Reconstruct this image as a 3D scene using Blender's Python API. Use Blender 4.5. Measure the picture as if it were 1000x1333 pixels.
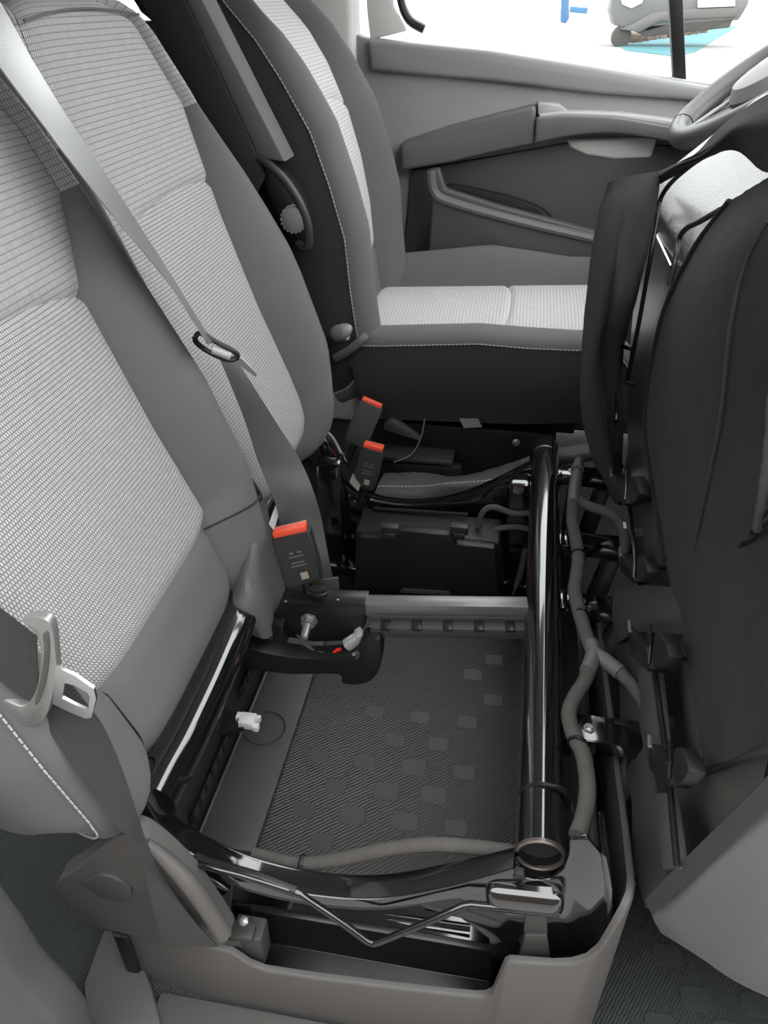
import bpy, bmesh, math, random
from mathutils import Vector as V, Matrix
random.seed(4)
for o in list(bpy.data.objects): bpy.data.objects.remove(o)
sc = bpy.context.scene
COL = sc.collection

# ------------------------------------------------------------------ camera
CAM_H = 1.11; PITCH = math.radians(34); YAW = math.radians(9.6)
cam = bpy.data.cameras.new('camera'); cam.sensor_fit = 'VERTICAL'; cam.sensor_height = 24
cam.lens = 24 * 1000 / 1333; cam.clip_start = 0.02
co = bpy.data.objects.new('camera', cam); COL.objects.link(co)
co.location = (0, 0, CAM_H); co.rotation_euler = (math.pi/2 - PITCH, 0, YAW)
sc.camera = co

# ------------------------------------------------------------------ world, exposure
w = bpy.data.worlds.new('overcast'); sc.world = w; w.use_nodes = True
wb = w.node_tree.nodes['Background']; wb.inputs[0].default_value = (0.97, 0.985, 1.0, 1); wb.inputs[1].default_value = 2.7
sc.view_settings.view_transform = 'Standard'; sc.view_settings.look = 'None'
sc.view_settings.gamma = 1.0; sc.view_settings.use_curve_mapping = False
sc.view_settings.exposure = 0.85

# ------------------------------------------------------------------ measuring helper: a sight line met with a plane of known position
_f = V((-math.sin(YAW)*math.cos(PITCH), math.cos(YAW)*math.cos(PITCH), -math.sin(PITCH)))
_r = V((math.cos(YAW), math.sin(YAW), 0)); _u = _r.cross(_f); _C = V((0, 0, CAM_H))
def P(u, v, X=None, Y=None, Z=None):
    d = _f + _r*((u-500)/1000) + _u*((666.5-v)/1000)
    t = X/d.x if X is not None else (Y/d.y if Y is not None else (Z-CAM_H)/d.z)
    return _C + d*t
def PP(u, v, p0, n):
    d = _f + _r*((u-500)/1000) + _u*((666.5-v)/1000)
    return _C + d*((V(p0)-_C).dot(V(n))/d.dot(V(n)))

# ------------------------------------------------------------------ materials
def mat(name, col, rough=0.6, metal=0, spec=0.5, coat=0, bump=None, noise=None, sheen=0, emit=None):
    m = bpy.data.materials.new(name); m.use_nodes = True
    nt = m.node_tree; b = nt.nodes['Principled BSDF']
    c = (col, col, col) if isinstance(col, (int, float)) else col
    b.inputs['Base Color'].default_value = (*c, 1); b.inputs['Roughness'].default_value = rough
    b.inputs['Metallic'].default_value = metal; b.inputs['Specular IOR Level'].default_value = spec
    b.inputs['Coat Weight'].default_value = coat; b.inputs['Coat Roughness'].default_value = 0.06
    b.inputs['Sheen Weight'].default_value = sheen; b.inputs['Sheen Roughness'].default_value = 0.4
    tc = nt.nodes.new('ShaderNodeTexCoord')
    if noise:                                   # (scale, amount): slight unevenness of colour
        n = nt.nodes.new('ShaderNodeTexNoise'); n.inputs['Scale'].default_value = noise[0]; n.inputs['Detail'].default_value = 4
        r = nt.nodes.new('ShaderNodeMixRGB'); r.blend_type = 'MIX'
        k = noise[1]
        r.inputs[1].default_value = (*[x*(1-k) for x in c], 1); r.inputs[2].default_value = (*[min(1, x*(1+k)) for x in c], 1)
        nt.links.new(tc.outputs['Object'], n.inputs['Vector']); nt.links.new(n.outputs['Fac'], r.inputs[0]); nt.links.new(r.outputs[0], b.inputs['Base Color'])
    if bump:                                    # (scale, strength, distance)
        n = nt.nodes.new('ShaderNodeTexNoise'); n.inputs['Scale'].default_value = bump[0]; n.inputs['Detail'].default_value = 2
        u = nt.nodes.new('ShaderNodeBump'); u.inputs['Strength'].default_value = bump[1]; u.inputs['Distance'].default_value = bump[2]
        nt.links.new(tc.outputs['Object'], n.inputs['Vector']); nt.links.new(n.outputs['Fac'], u.inputs['Height']); nt.links.new(u.outputs[0], b.inputs['Normal'])
    if emit: b.inputs['Emission Color'].default_value = (*c, 1); b.inputs['Emission Strength'].default_value = emit
    return m
def weave(name, c1, c2, cm, bw, rh, mortar, rough=0.85, offset=0.5, bump=0.5):
    m = bpy.data.materials.new(name); m.use_nodes = True
    nt = m.node_tree; b = nt.nodes['Principled BSDF']; b.inputs['Roughness'].default_value = rough
    b.inputs['Specular IOR Level'].default_value = 0.25; b.inputs['Sheen Weight'].default_value = 0.05
    uv = nt.nodes.new('ShaderNodeUVMap'); uv.uv_map = 'UVMap'
    br = nt.nodes.new('ShaderNodeTexBrick'); br.offset = offset
    br.inputs['Scale'].default_value = 100
    br.inputs['Brick Width'].default_value = bw; br.inputs['Row Height'].default_value = rh
    br.inputs['Mortar Size'].default_value = mortar; br.inputs['Mortar Smooth'].default_value = 0.6
    for k, c in (('Color1', c1), ('Color2', c2), ('Mortar', cm)): br.inputs[k].default_value = (c, c*0.985, c*0.965, 1)
    nt.links.new(uv.outputs[0], br.inputs['Vector']); nt.links.new(br.outputs['Color'], b.inputs['Base Color'])
    bp = nt.nodes.new('ShaderNodeBump'); bp.invert = True; bp.inputs['Strength'].default_value = bump; bp.inputs['Distance'].default_value = 0.002
    nt.links.new(br.outputs['Fac'], bp.inputs['Height']); nt.links.new(bp.outputs[0], b.inputs['Normal'])
    return m
def ribbed(name, col, scale, rough=0.6, ang=0.6, dist=0.002, zig=3.0):
    m = mat(name, col, rough); nt = m.node_tree; b = nt.nodes['Principled BSDF']
    tc = nt.nodes.new('ShaderNodeTexCoord'); mp = nt.nodes.new('ShaderNodeMapping'); mp.inputs['Rotation'].default_value = (0, 0, ang)
    wv = nt.nodes.new('ShaderNodeTexWave'); wv.inputs['Scale'].default_value = scale; wv.inputs['Distortion'].default_value = zig
    wv.inputs['Detail'].default_value = 0; wv.inputs['Detail Scale'].default_value = 2.0
    bp = nt.nodes.new('ShaderNodeBump'); bp.inputs['Strength'].default_value = 0.9; bp.inputs['Distance'].default_value = dist
    nt.links.new(tc.outputs['Object'], mp.inputs[0]); nt.links.new(mp.outputs[0], wv.inputs['Vector'])
    nt.links.new(wv.outputs['Fac'], bp.inputs['Height']); nt.links.new(bp.outputs[0], b.inputs['Normal'])
    return m
def glassy(name):
    m = bpy.data.materials.new(name); m.use_nodes = True; nt = m.node_tree
    for n in list(nt.nodes): nt.nodes.remove(n)
    o = nt.nodes.new('ShaderNodeOutputMaterial'); t = nt.nodes.new('ShaderNodeBsdfTransparent'); g = nt.nodes.new('ShaderNodeBsdfGlossy')
    g.inputs['Roughness'].default_value = 0.02; x = nt.nodes.new('ShaderNodeMixShader'); x.inputs[0].default_value = 0.05
    t.inputs[0].default_value = (0.97, 0.985, 0.98, 1)
    nt.links.new(t.outputs[0], x.inputs[1]); nt.links.new(g.outputs[0], x.inputs[2]); nt.links.new(x.outputs[0], o.inputs[0])
    return m
M = dict(
    mesh=weave('woven_mesh_fabric', .50, .44, .17, .36, .52, .085),
    mesh_up=weave('ribbed_mesh_fabric', .46, .40, .21, .34, .76, .09),
    mesh_drv=weave('pale_woven_fabric', .60, .54, .34, .5, .75, .1),
    plain=mat('grey_seat_fabric', (.125, .121, .118), .9, spec=.2, bump=(900, .25, .001), sheen=.06),
    plain_dark=mat('charcoal_seat_fabric', (.034, .031, .031), .9, spec=.2, bump=(900, .25, .001), sheen=.03),
    gloss=mat('black_gloss_paint', .006, .10, spec=.9, coat=1.0),
    satin=mat('black_satin_steel', .010, .3, spec=.5),
    blackpl=mat('black_plastic', .010, .45, bump=(500, .1, .0005)),
    blackpl2=mat('dark_grey_plastic', .022, .5, bump=(500, .15, .0005)),
    panel=mat('grey_black_plastic', (.052, .049, .046), .5, bump=(700, .1, .0004), noise=(9, .1)),
    skirt=mat('grey_grained_plastic', (.088, .083, .078), .55, bump=(800, .2, .0005), noise=(7, .05)),
    trim=mat('mid_grey_trim_plastic', (.20, .20, .20), .5, bump=(700, .15, .0005)),
    door=mat('door_panel_plastic', (.29, .29, .292), .5, bump=(500, .15, .0005)),
    door_dark=mat('door_pocket_plastic', (.06, .06, .062), .55, bump=(500, .15, .0005)),
    door_arm=mat('door_arm_plastic', (.12, .12, .122), .4, bump=(500, .15, .0005)),
    armrest=mat('satin_highlight_plastic', (.42, .42, .425), .3),  # pale satin parts, and the painted highlight on the door armrest
    rubber=ribbed('ribbed_rubber_mat', (.058, .056, .053), 62, .55, .9, .0016, 1.2),
    rubber_pad=mat('rubber_pad', (.054, .052, .049), .55),
    floormat=ribbed('cab_floor_rubber', (.030, .036, .034), 75, .75, .5, .001, 2.5),
    floorpad=mat('floor_pad_rubber', (.032, .038, .036), .7),
    felt=mat('black_felt', (.020, .0182, .017), .95, spec=.12, bump=(330, .45, .0012), noise=(40, .3), sheen=.05),
    felt_hem=mat('felt_hem_tape', (.033, .031, .029), .9, bump=(500, .4, .001)),
    pan=mat('moulded_foam_pan', (.088, .082, .076), .30, bump=(190, .35, .0014), noise=(12, .15)),
    tape=mat('harness_cloth_tape', (.082, .077, .071), .85, spec=.25, bump=(350, .6, .0012), noise=(60, .2)),
    tape_smooth=mat('harness_vinyl_tape', (.12, .115, .108), .5),
    web=weave('belt_webbing', .055, .05, .03, .3, .25, .06, rough=.45, bump=.25),
    web_lt=weave('shiny_belt_webbing', .055, .05, .04, .3, .25, .04, rough=.3, bump=.1),
    steel=mat('bright_steel', .62, .22, metal=1),
    dull_steel=mat('tongue_casting', (.36, .36, .35), .38, metal=.7),
    lip=mat('bare_tube_lip', (.22, .19, .17), .35, metal=.8), bar=mat('grey_steel_bar', (.20, .20, .20), .32, metal=.5),
    chrome=mat('polished_rod', .09, .12, metal=.9),
    orange=mat('red_orange_button', (.75, .075, .03), .4),
    red=mat('red_wire', (.7, .03, .02), .4),
    white=mat('white_plastic', .75, .4),
    grey=mat('light_grey_plastic', .36, .45),
    strap=mat('grey_bracket_strap', (.20, .20, .19), .5),
    gaiter=mat('grey_leatherette', (.085, .080, .074), .55, bump=(300, .3, .001)),
    lever=mat('lever_plastic', (.075, .073, .07), .45),
    print=mat('pale_print', .13, .6), print2=mat('sticker_print', (.30, .24, .18), .6),
    thread=mat('pale_stitch_thread', .42, .8),
    seam=mat('dark_seam_and_shade', .02, .9),  # seams, and the painted shade in the front tube
    headliner=mat('headliner', (.42, .42, .41), .9),
    wheel_rim=mat('wheel_leather', (.085, .082, .082), .42, bump=(500, .15, .0004)),
    hub=mat('wheel_hub_plastic', (.16, .15, .15), .45),
    pillar=mat('pillar_plastic', (.68, .68, .66), .5),
    glass=glassy('window_glass'),
    ground=mat('pale_concrete', (.27, .262, .25), .9, noise=(.5, .08)),
    shade_wall=mat('shade_wall_brown', (.10, .080, .066), .9, noise=(3, .15)),  # colour of the added wall behind the camera
    teal=mat('teal_painted_ground', (.05, .17, .19), .9, noise=(1.5, .15)),
    carpaint=mat('silver_car_paint', (.17, .17, .165), .35, metal=.3),
    tyre=mat('tyre', (.06, .055, .05), .8), lampglass=mat('headlamp', .6, .1), brush=mat('dry_brush', (.16, .11, .085), .95, noise=(4, .4)),
    bluecloth=mat('blue_panel', (.06, .16, .30), .7), bumper=mat('car_bumper', (.11, .105, .10), .5),
)

M['web_lt'].node_tree.nodes['Principled BSDF'].inputs['Specular IOR Level'].default_value = 1.0
M['web_lt'].node_tree.nodes['Principled BSDF'].inputs['IOR'].default_value = 2.5

# ------------------------------------------------------------------ mesh helpers
WL = {}
def thing(name, label, cat, loc, group=None):
    o = bpy.data.objects.new(name, None); COL.objects.link(o); o.location = loc; o.empty_display_size = .05
    o['label'] = label; o['category'] = cat
    if group: o['group'] = group
    WL[o.name] = V(loc); return o
def tag(o, label, cat, group=None):
    o['label'] = label; o['category'] = cat
    if group: o['group'] = group
    return o
def mk(name, verts, faces, m, parent=None, uv=None, flat=False, angle=38, label=None, kind=None, origin=None):
    me = bpy.data.meshes.new(name)
    off = WL[parent.name] if parent is not None else (V(origin) if origin is not None else V((0, 0, 0)))
    me.from_pydata([tuple(V(v) - off) for v in verts], [], faces)
    me.validate(); me.update()
    bm = bmesh.new(); bm.from_mesh(me); bmesh.ops.recalc_face_normals(bm, faces=bm.faces); bm.to_mesh(me); bm.free()
    if uv:
        l = me.uv_layers.new(name='UVMap')
        for lp in me.loops: l.data[lp.index].uv = uv[lp.vertex_index]
    if not flat:
        me.shade_smooth(); me.set_sharp_from_angle(angle=math.radians(angle))
    me.materials.append(M[m] if isinstance(m, str) else m)
    o = bpy.data.objects.new(name, me); COL.objects.link(o)
    if parent is not None:
        o.parent = parent
    else: o.location = off
    WL[o.name] = off
    if label: o['label'] = label
    if kind: o['kind'] = kind
    return o
def from_bm(name, bm, m, parent=None, **k):
    bm.verts.index_update()
    vs = [v.co.copy() for v in bm.verts]; fs = [[v.index for v in f.verts] for f in bm.faces]; bm.free()
    return mk(name, vs, fs, m, parent, **k)
def join(*parts):                                  # join (verts, faces) lists of ONE thing's part
    vs, fs = [], []
    for v, f in parts:
        n = len(vs); vs += [V(x) for x in v]; fs += [[i+n for i in q] for q in f]
    return vs, fs
def g_box(c, s, rot=None, bev=0.003, seg=2):
    bm = bmesh.new(); bmesh.ops.create_cube(bm, size=1)
    for v in bm.verts: v.co = V((v.co.x*s[0], v.co.y*s[1], v.co.z*s[2]))
    if bev: bmesh.ops.bevel(bm, geom=list(bm.edges), offset=min(bev, min(s)*.45), segments=seg, affect='EDGES', profile=.5)
    R = rot if rot is not None else Matrix.Identity(3)
    for v in bm.verts: v.co = R @ v.co + V(c)
    bm.verts.index_update()
    r = ([v.co.copy() for v in bm.verts], [[v.index for v in f.verts] for f in bm.faces]); bm.free(); return r
def g_prism(poly, ext, bev=0.0015, seg=2):
    bm = bmesh.new(); ext = V(ext)
    a = [bm.verts.new(V(p)) for p in poly]; b = [bm.verts.new(V(p)+ext) for p in poly]; n = len(poly)
    bm.faces.new(a[::-1]); bm.faces.new(b)
    for i in range(n): bm.faces.new((a[i], a[(i+1) % n], b[(i+1) % n], b[i]))
    bmesh.ops.recalc_face_normals(bm, faces=bm.faces)
    if bev: bmesh.ops.bevel(bm, geom=[e for e in bm.edges], offset=bev, segments=seg, affect='EDGES', profile=.5, clamp_overlap=True)
    bm.verts.index_update()
    r = ([v.co.copy() for v in bm.verts], [[v.index for v in f.verts] for f in bm.faces]); bm.free(); return r
def cat(pts, n=8):                                  # Catmull-Rom through points
    pts = [V(p) for p in pts]; out = []
    for i in range(len(pts)-1):
        p0 = pts[i-1] if i else pts[0]*2-pts[1]; p1 = pts[i]; p2 = pts[i+1]
        p3 = pts[i+2] if i+2 < len(pts) else p2*2-p1
        for k in range(n):
            t = k/n
            out.append(.5*((2*p1)+(p2-p0)*t+(2*p0-5*p1+4*p2-p3)*t*t+(3*p1-p0-3*p2+p3)*t*t*t))
    out.append(pts[-1]); return out
def g_tube(path, r, n=14, cap=True, wob=0):
    path = [V(p) for p in path]; vs, fs = [], []
    R = r if isinstance(r, (list, tuple)) else [r]*len(path)
    t0 = (path[1]-path[0]).normalized(); ref = V((0, 0, 1)) if abs(t0.z) < .9 else V((1, 0, 0))
    nx = t0.cross(ref).normalized()
    for i, p in enumerate(path):
        t = (path[min(i+1, len(path)-1)]-path[max(i-1, 0)]).normalized()
        nx = (nx - t*nx.dot(t)).normalized(); ny = t.cross(nx)
        rr = R[i]*(1+wob*(random.random()-.5))
        for k in range(n):
            a = 2*math.pi*k/n; vs.append(p+(nx*math.cos(a)+ny*math.sin(a))*rr)
    for i in range(len(path)-1):
        for k in range(n):
            fs.append([i*n+k, i*n+(k+1) % n, (i+1)*n+(k+1) % n, (i+1)*n+k])
    if cap: fs.append(list(range(n))[::-1]); fs.append([(len(path)-1)*n+k for k in range(n)])
    return vs, fs
def g_pipe(p0, p1, ro, ri, n=32):                   # hollow straight pipe with rounded lips
    p0, p1 = V(p0), V(p1); t = (p1-p0).normalized(); x = t.cross(V((0, 0, 1))).normalized(); y = t.cross(x); L = (p1-p0).length
    b = .0012
    prof = [(b, ri), (0, ri+b), (0, ro-b), (b, ro), (L-b, ro), (L, ro-b), (L, ri+b), (L-b, ri)]
    vs, fs = [], []
    for s, rr in prof:
        for k in range(n):
            a = 2*math.pi*k/n; vs.append(p0+t*s+(x*math.cos(a)+y*math.sin(a))*rr)
    m = len(prof)
    for i in range(m):
        for k in range(n): fs.append([i*n+k, i*n+(k+1) % n, ((i+1) % m)*n+(k+1) % n, ((i+1) % m)*n+k])
    return vs, fs
def g_lathe(c, axis, prof, n=20):                   # prof: (height, radius)
    c = V(c); ax = V(axis).normalized(); x = ax.orthogonal().normalized(); y = ax.cross(x); vs, fs = [], []
    for h, rr in prof:
        for k in range(n):
            a = 2*math.pi*k/n; vs.append(c+ax*h+(x*math.cos(a)+y*math.sin(a))*rr)
    for i in range(len(prof)-1):
        for k in range(n): fs.append([i*n+k, i*n+(k+1) % n, (i+1)*n+(k+1) % n, (i+1)*n+k])
    fs.append(list(range(n))[::-1]); fs.append([(len(prof)-1)*n+k for k in range(n)])
    return vs, fs
def g_patch(ctrl, nu=6, nv=6, th=0.004, wob=0.0):   # ctrl rows of points -> smooth closed sheet of given thickness; returns verts, faces, uv
    rows = [cat(r, nu) for r in ctrl]
    cols = list(zip(*rows)); fine = [cat(c, nv) for c in cols]
    nr, nc = len(fine[0]), len(fine)
    g = [[fine[j][i] for j in range(nc)] for i in range(nr)]
    nrm = [[None]*nc for _ in range(nr)]
    for i in range(nr):
        for j in range(nc):
            a = g[min(i+1, nr-1)][j]-g[max(i-1, 0)][j]; b = g[i][min(j+1, nc-1)]-g[i][max(j-1, 0)]
            q = a.cross(b); nrm[i][j] = q.normalized() if q.length > 1e-12 else V((1, 0, 0))
    vs, uv, fs = [], [], []
    for i in range(nr):
        for j in range(nc):
            vs.append(g[i][j]+nrm[i][j]*(wob*(random.random()-.5))); uv.append((g[i][j].y, g[i][j].z))
    N = len(vs)
    for i in range(nr):
        for j in range(nc): vs.append(g[i][j]-nrm[i][j]*th); uv.append(uv[i*nc+j])
    I = lambda i, j: i*nc+j
    for i in range(nr-1):
        for j in range(nc-1):
            fs.append([I(i, j), I(i, j+1), I(i+1, j+1), I(i+1, j)]); fs.append([N+I(i, j), N+I(i+1, j), N+I(i+1, j+1), N+I(i, j+1)])
    per = [(0, j) for j in range(nc)]+[(i, nc-1) for i in range(1, nr)]+[(nr-1, j) for j in range(nc-2, -1, -1)]+[(i, 0) for i in range(nr-2, 0, -1)]
    for k in range(len(per)):
        a, b = I(*per[k]), I(*per[(k+1) % len(per)]); fs.append([a, N+a, N+b, b])
    return vs, fs, uv
def g_ribbon(path, wid, th=.0015, n=8, across=4):    # belt webbing: centre points and half-width vectors
    c = cat(path, n); h = cat(wid, n); vs, fs, uv = [], [], []
    L = 0; m = across+1
    for i in range(len(c)):
        if i: L += (c[i]-c[i-1]).length
        t = (c[min(i+1, len(c)-1)]-c[max(i-1, 0)]).normalized(); nn = t.cross(h[i]).normalized()
        for s in (0, 1):
            for k in range(m):
                q = -1+2*k/across; vs.append(c[i]+h[i]*q+nn*(th*(s-.5))); uv.append((q*h[i].length, L))
    S = 2*m
    for i in range(len(c)-1):
        for k in range(across):
            a = i*S+k; fs.append([a, a+1, a+S+1, a+S]); b = a+m; fs.append([b, b+S, b+S+1, b+1])
        for k in (0, across):
            a = i*S+k; fs.append([a, a+S, a+S+m, a+m])
    for i in (0, len(c)-1):
        a = i*S; fs.append([a+k for k in range(m)]+[a+m+k for k in range(m-1, -1, -1)])
    return vs, fs, uv
def g_stitch(path, step=.0085, ln=.0058, r=.0011, off=None):
    path = [V(p) for p in path]; acc = 0; parts = []; nxt = 0
    for a, b in zip(path, path[1:]):
        d = b-a; L = d.length
        if L < 1e-9: continue
        t = d/L
        while nxt <= acc+L:
            p = a+t*(nxt-acc); parts.append(g_tube([p-t*ln/2, p+t*ln/2], r, 5)); nxt += step
        acc += L
    return join(*parts)
def tab(t, pts):                                     # smooth table lookup
    if t <= pts[0][0]: return pts[0][1]
    for (a, x), (b, y) in zip(pts, pts[1:]):
        if t <= b:
            s = (t-a)/(b-a); return x+(y-x)*s
    return pts[-1][1]
def rotz(a): return Matrix.Rotation(a, 3, 'Z')
def frame_of(t, up=V((0, 0, 1))):                    # 3x3 whose columns are x=t, y, z~up
    x = V(t).normalized(); y = up.cross(x).normalized(); z = x.cross(y); return Matrix((x, y, z)).transposed()
def bolt(parent, p, axis, r=.009, h=.008, m='dull_steel', name='bolt'):
    return mk(name, *join(g_lathe(p, axis, [(0, r*1.35), (.002, r*1.35), (.0021, r), (h*.8, r), (h, r*.8)], 6), ), m, parent, angle=25)
def struct(o): o['kind'] = 'structure'; return o

# ------------------------------------------------------------------ setting
struct(mk('floor', *join(g_box((-.35, 1.27, -.03), (2.9, 1.86, .06), bev=0)), 'floormat'))
struct(mk('ceiling', *join(g_box((-.90, 1.24, 1.52), (2.0, 1.92, .05), bev=.01)), 'headliner'))
struct(mk('wall_rear', *join(g_box((-1.72, 1.24, .7), (.05, 1.9, 1.6), bev=0)), 'door_dark'))
struct(mk('wall_front', *join(g_prism([(.72, .32, 0), (1.0, .32, 0), (1.0, .32, .92), (.62, .32, .92), (.66, .32, .5)], (0, 1.86, 0), .01)), 'blackpl2'))
# far side behind the driver door: lower wall, pillar, rear window rail
struct(mk('wall_left', *join(g_box((-1.2, 2.19, .50), (1.0, .08, 1.08), bev=.01), g_box((-1.2, 2.19, 1.46), (1.0, .08, .14), bev=.01)), 'door_dark'))
struct(mk('trim_1', *join(g_prism([(-.66, 2.10, 0), (-.44, 2.10, 0), (-.425, 2.10, .9), (-.43, 2.10, 1.5), (-.66, 2.10, 1.5)], (0, .12, 0), .02, 3)), 'pillar'))
# near side pillar trim standing at the open passenger door
nb = [P(-160, 1010, Y=.33), P(0, 1135, Y=.33), P(35, 1185, Y=.33), P(62, 1230, Y=.33), P(100, 1270, Y=.33), P(118, 1295, Y=.33), P(132, 1340, Y=.33), P(150, 1420, Y=.33), P(150, 1800, Y=.33), P(-400, 1800, Y=.33), P(-400, 1010, Y=.33)]
struct(mk('trim_2', *g_prism(nb, (0, -.05, 0), .012, 3), 'door_dark'))
struct(mk('trim_3', *join(g_box((.1, .335, -.03), (2.0, .10, .09), bev=.02, seg=3)), 'skirt'))
# driver's door -----------------------------------------------------
DY = 2.12
def D(u, v, y=DY): return P(u, v, Y=y)
door = struct(mk('door_1', *g_prism([(-.43, DY, .02), (.80, DY, .02), (.80, DY, .90), D(890, 104), D(780, 86), D(640, 66), D(480, 50), (-.43, DY, 1.03)], (0, .07, 0), .006), 'door'))
mk('belt_moulding', *g_prism([D(478, 52, DY-.02), D(560, 58, DY-.02), D(640, 66, DY-.02), D(780, 88, DY-.02), D(895, 108, DY-.02), (.80, DY-.02, .885), (.80, DY-.02, .865), D(895, 130, DY-.02), D(780, 122, DY-.02), D(640, 106, DY-.02), D(560, 99, DY-.02), D(482, 92, DY-.02)], (0, .04, 0), .012, 3), 'door', door)
def grow(top, bot, n=6): return cat(top, n)+cat(bot, n)[::-1]
mk('pull_trim', *g_prism(grow([D(520, 188, 2.06), D(580, 168, 2.06), D(640, 152, 2.06), D(698, 138, 2.06)], [D(522, 222, 2.06), D(580, 213, 2.06), D(640, 199, 2.06), D(696, 188, 2.06)]), (0, .07, 0), .010, 3), 'door_arm', door)
ar = mk('armrest', *g_prism(grow([D(698, 153, 2.05), D(740, 150, 2.05), D(800, 152, 2.05), D(862, 162, 2.05), D(920, 172, 2.05)], [D(696, 187, 2.05), D(740, 178, 2.05), D(800, 174, 2.05), D(862, 183, 2.05), D(920, 195, 2.05)]), (0, .08, 0), .010, 3), 'door_arm', door)
mk('highlight_cap', *g_prism(grow([D(702, 149, 2.055), D(740, 146, 2.055), D(800, 148, 2.055), D(862, 155, 2.055), D(920, 166, 2.055)], [D(702, 156, 2.055), D(740, 152, 2.055), D(800, 154, 2.055), D(862, 163, 2.055), D(920, 173, 2.055)]), (0, .07, 0), .003), 'armrest', ar)  # pale strip; the armrest's top highlight is put into its colour
mk('grip_insert', *g_prism([D(700, 134, 2.07), D(728, 136, 2.07), D(742, 148, 2.07), D(700, 150, 2.07)], (0, .05, 0), .004), 'armrest', door)
mk('handle_recess', *g_prism([D(738, 182, 2.10), D(858, 178, 2.10), D(848, 206, 2.10), D(800, 208, 2.10), D(762, 202, 2.10), D(742, 192, 2.10)], (0, .03, 0), .008, 3), 'pillar', door)
mk('lower_panel', *g_prism([D(535, 222, 2.105), D(640, 204, 2.105), D(740, 186, 2.105), D(880, 190, 2.105), (.80, 2.105, .75), (.80, 2.105, .10), (-.33, 2.105, .10)], (0, .03, 0), .004), 'door_dark', door)
pk = mk('door_pocket', *g_prism([D(556, 222, 2.03), D(572, 219, 2.03), D(580, 246, 2.03), D(650, 268, 2.03), D(770, 300, 2.03), D(900, 330, 2.03), (.80, 2.03, .10), (-.25, 2.03, .10), D(562, 262, 2.03)], (0, .03, 0), .008, 3), 'door_dark', door)
mk('pocket_rim', *g_tube(cat([D(561, 222, 2.03), D(566, 250, 2.03), D(590, 264, 2.03), D(680, 289, 2.03), D(770, 310, 2.03), D(880, 335, 2.03)]), .011, 8), 'door_arm', door)
mk('pocket_divider', *g_tube(cat([D(581, 247, 2.09), D(584, 240, 2.09), D(600, 241, 2.09), D(660, 254, 2.09), D(700, 268, 2.09), D(716, 280, 2.09), D(718, 292, 2.09)]), .003, 6), 'seam', door)
mk('speaker_grille', *g_prism([D(588, 248, 2.098), D(600, 245, 2.098), D(660, 258, 2.098), D(700, 272, 2.098), D(712, 286, 2.098), D(650, 272, 2.098)], (0, .02, 0), .002), 'blackpl2', door)
win = struct(mk('window_1', *join(g_tube(cat([D(512, -80, 2.15), D(519, -20, 2.15), D(524, 8, 2.15), D(534, 27, 2.15), D(552, 38, 2.15)], 5), .010, 8)), 'blackpl'))
mk('divider_post', *g_prism([D(866, -90, 2.15), D(886, -90, 2.15), D(894, 105, 2.15), D(877, 103, 2.15)], (0, .03, 0), .003), 'blackpl', win)
mk('pane', *g_box((.20, 2.175, 1.22), (1.25, .004, .56), bev=0), 'glass', win)
mk('frame_upright', *g_prism([D(470, -80, 2.14), D(505, -80, 2.14), D(512, 8, 2.14), D(530, 40, 2.14), D(482, 52, 2.14), D(478, 20, 2.14)], (0, .05, 0), .006), 'pillar', win)
win2 = struct(mk('window_2', *join(g_box((-1.2, 2.165, 1.045), (1.0, .02, .02), bev=.004)), 'blackpl'))
mk('pane', *g_box((-1.2, 2.185, 1.22), (1.0, .004, .36), bev=0), 'glass', win2)
# front pillar
struct(mk('trim_4', *g_tube([(.80, 2.14, .9), (.16, 2.10, 1.52)], .045, 10), 'trim'))

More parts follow.
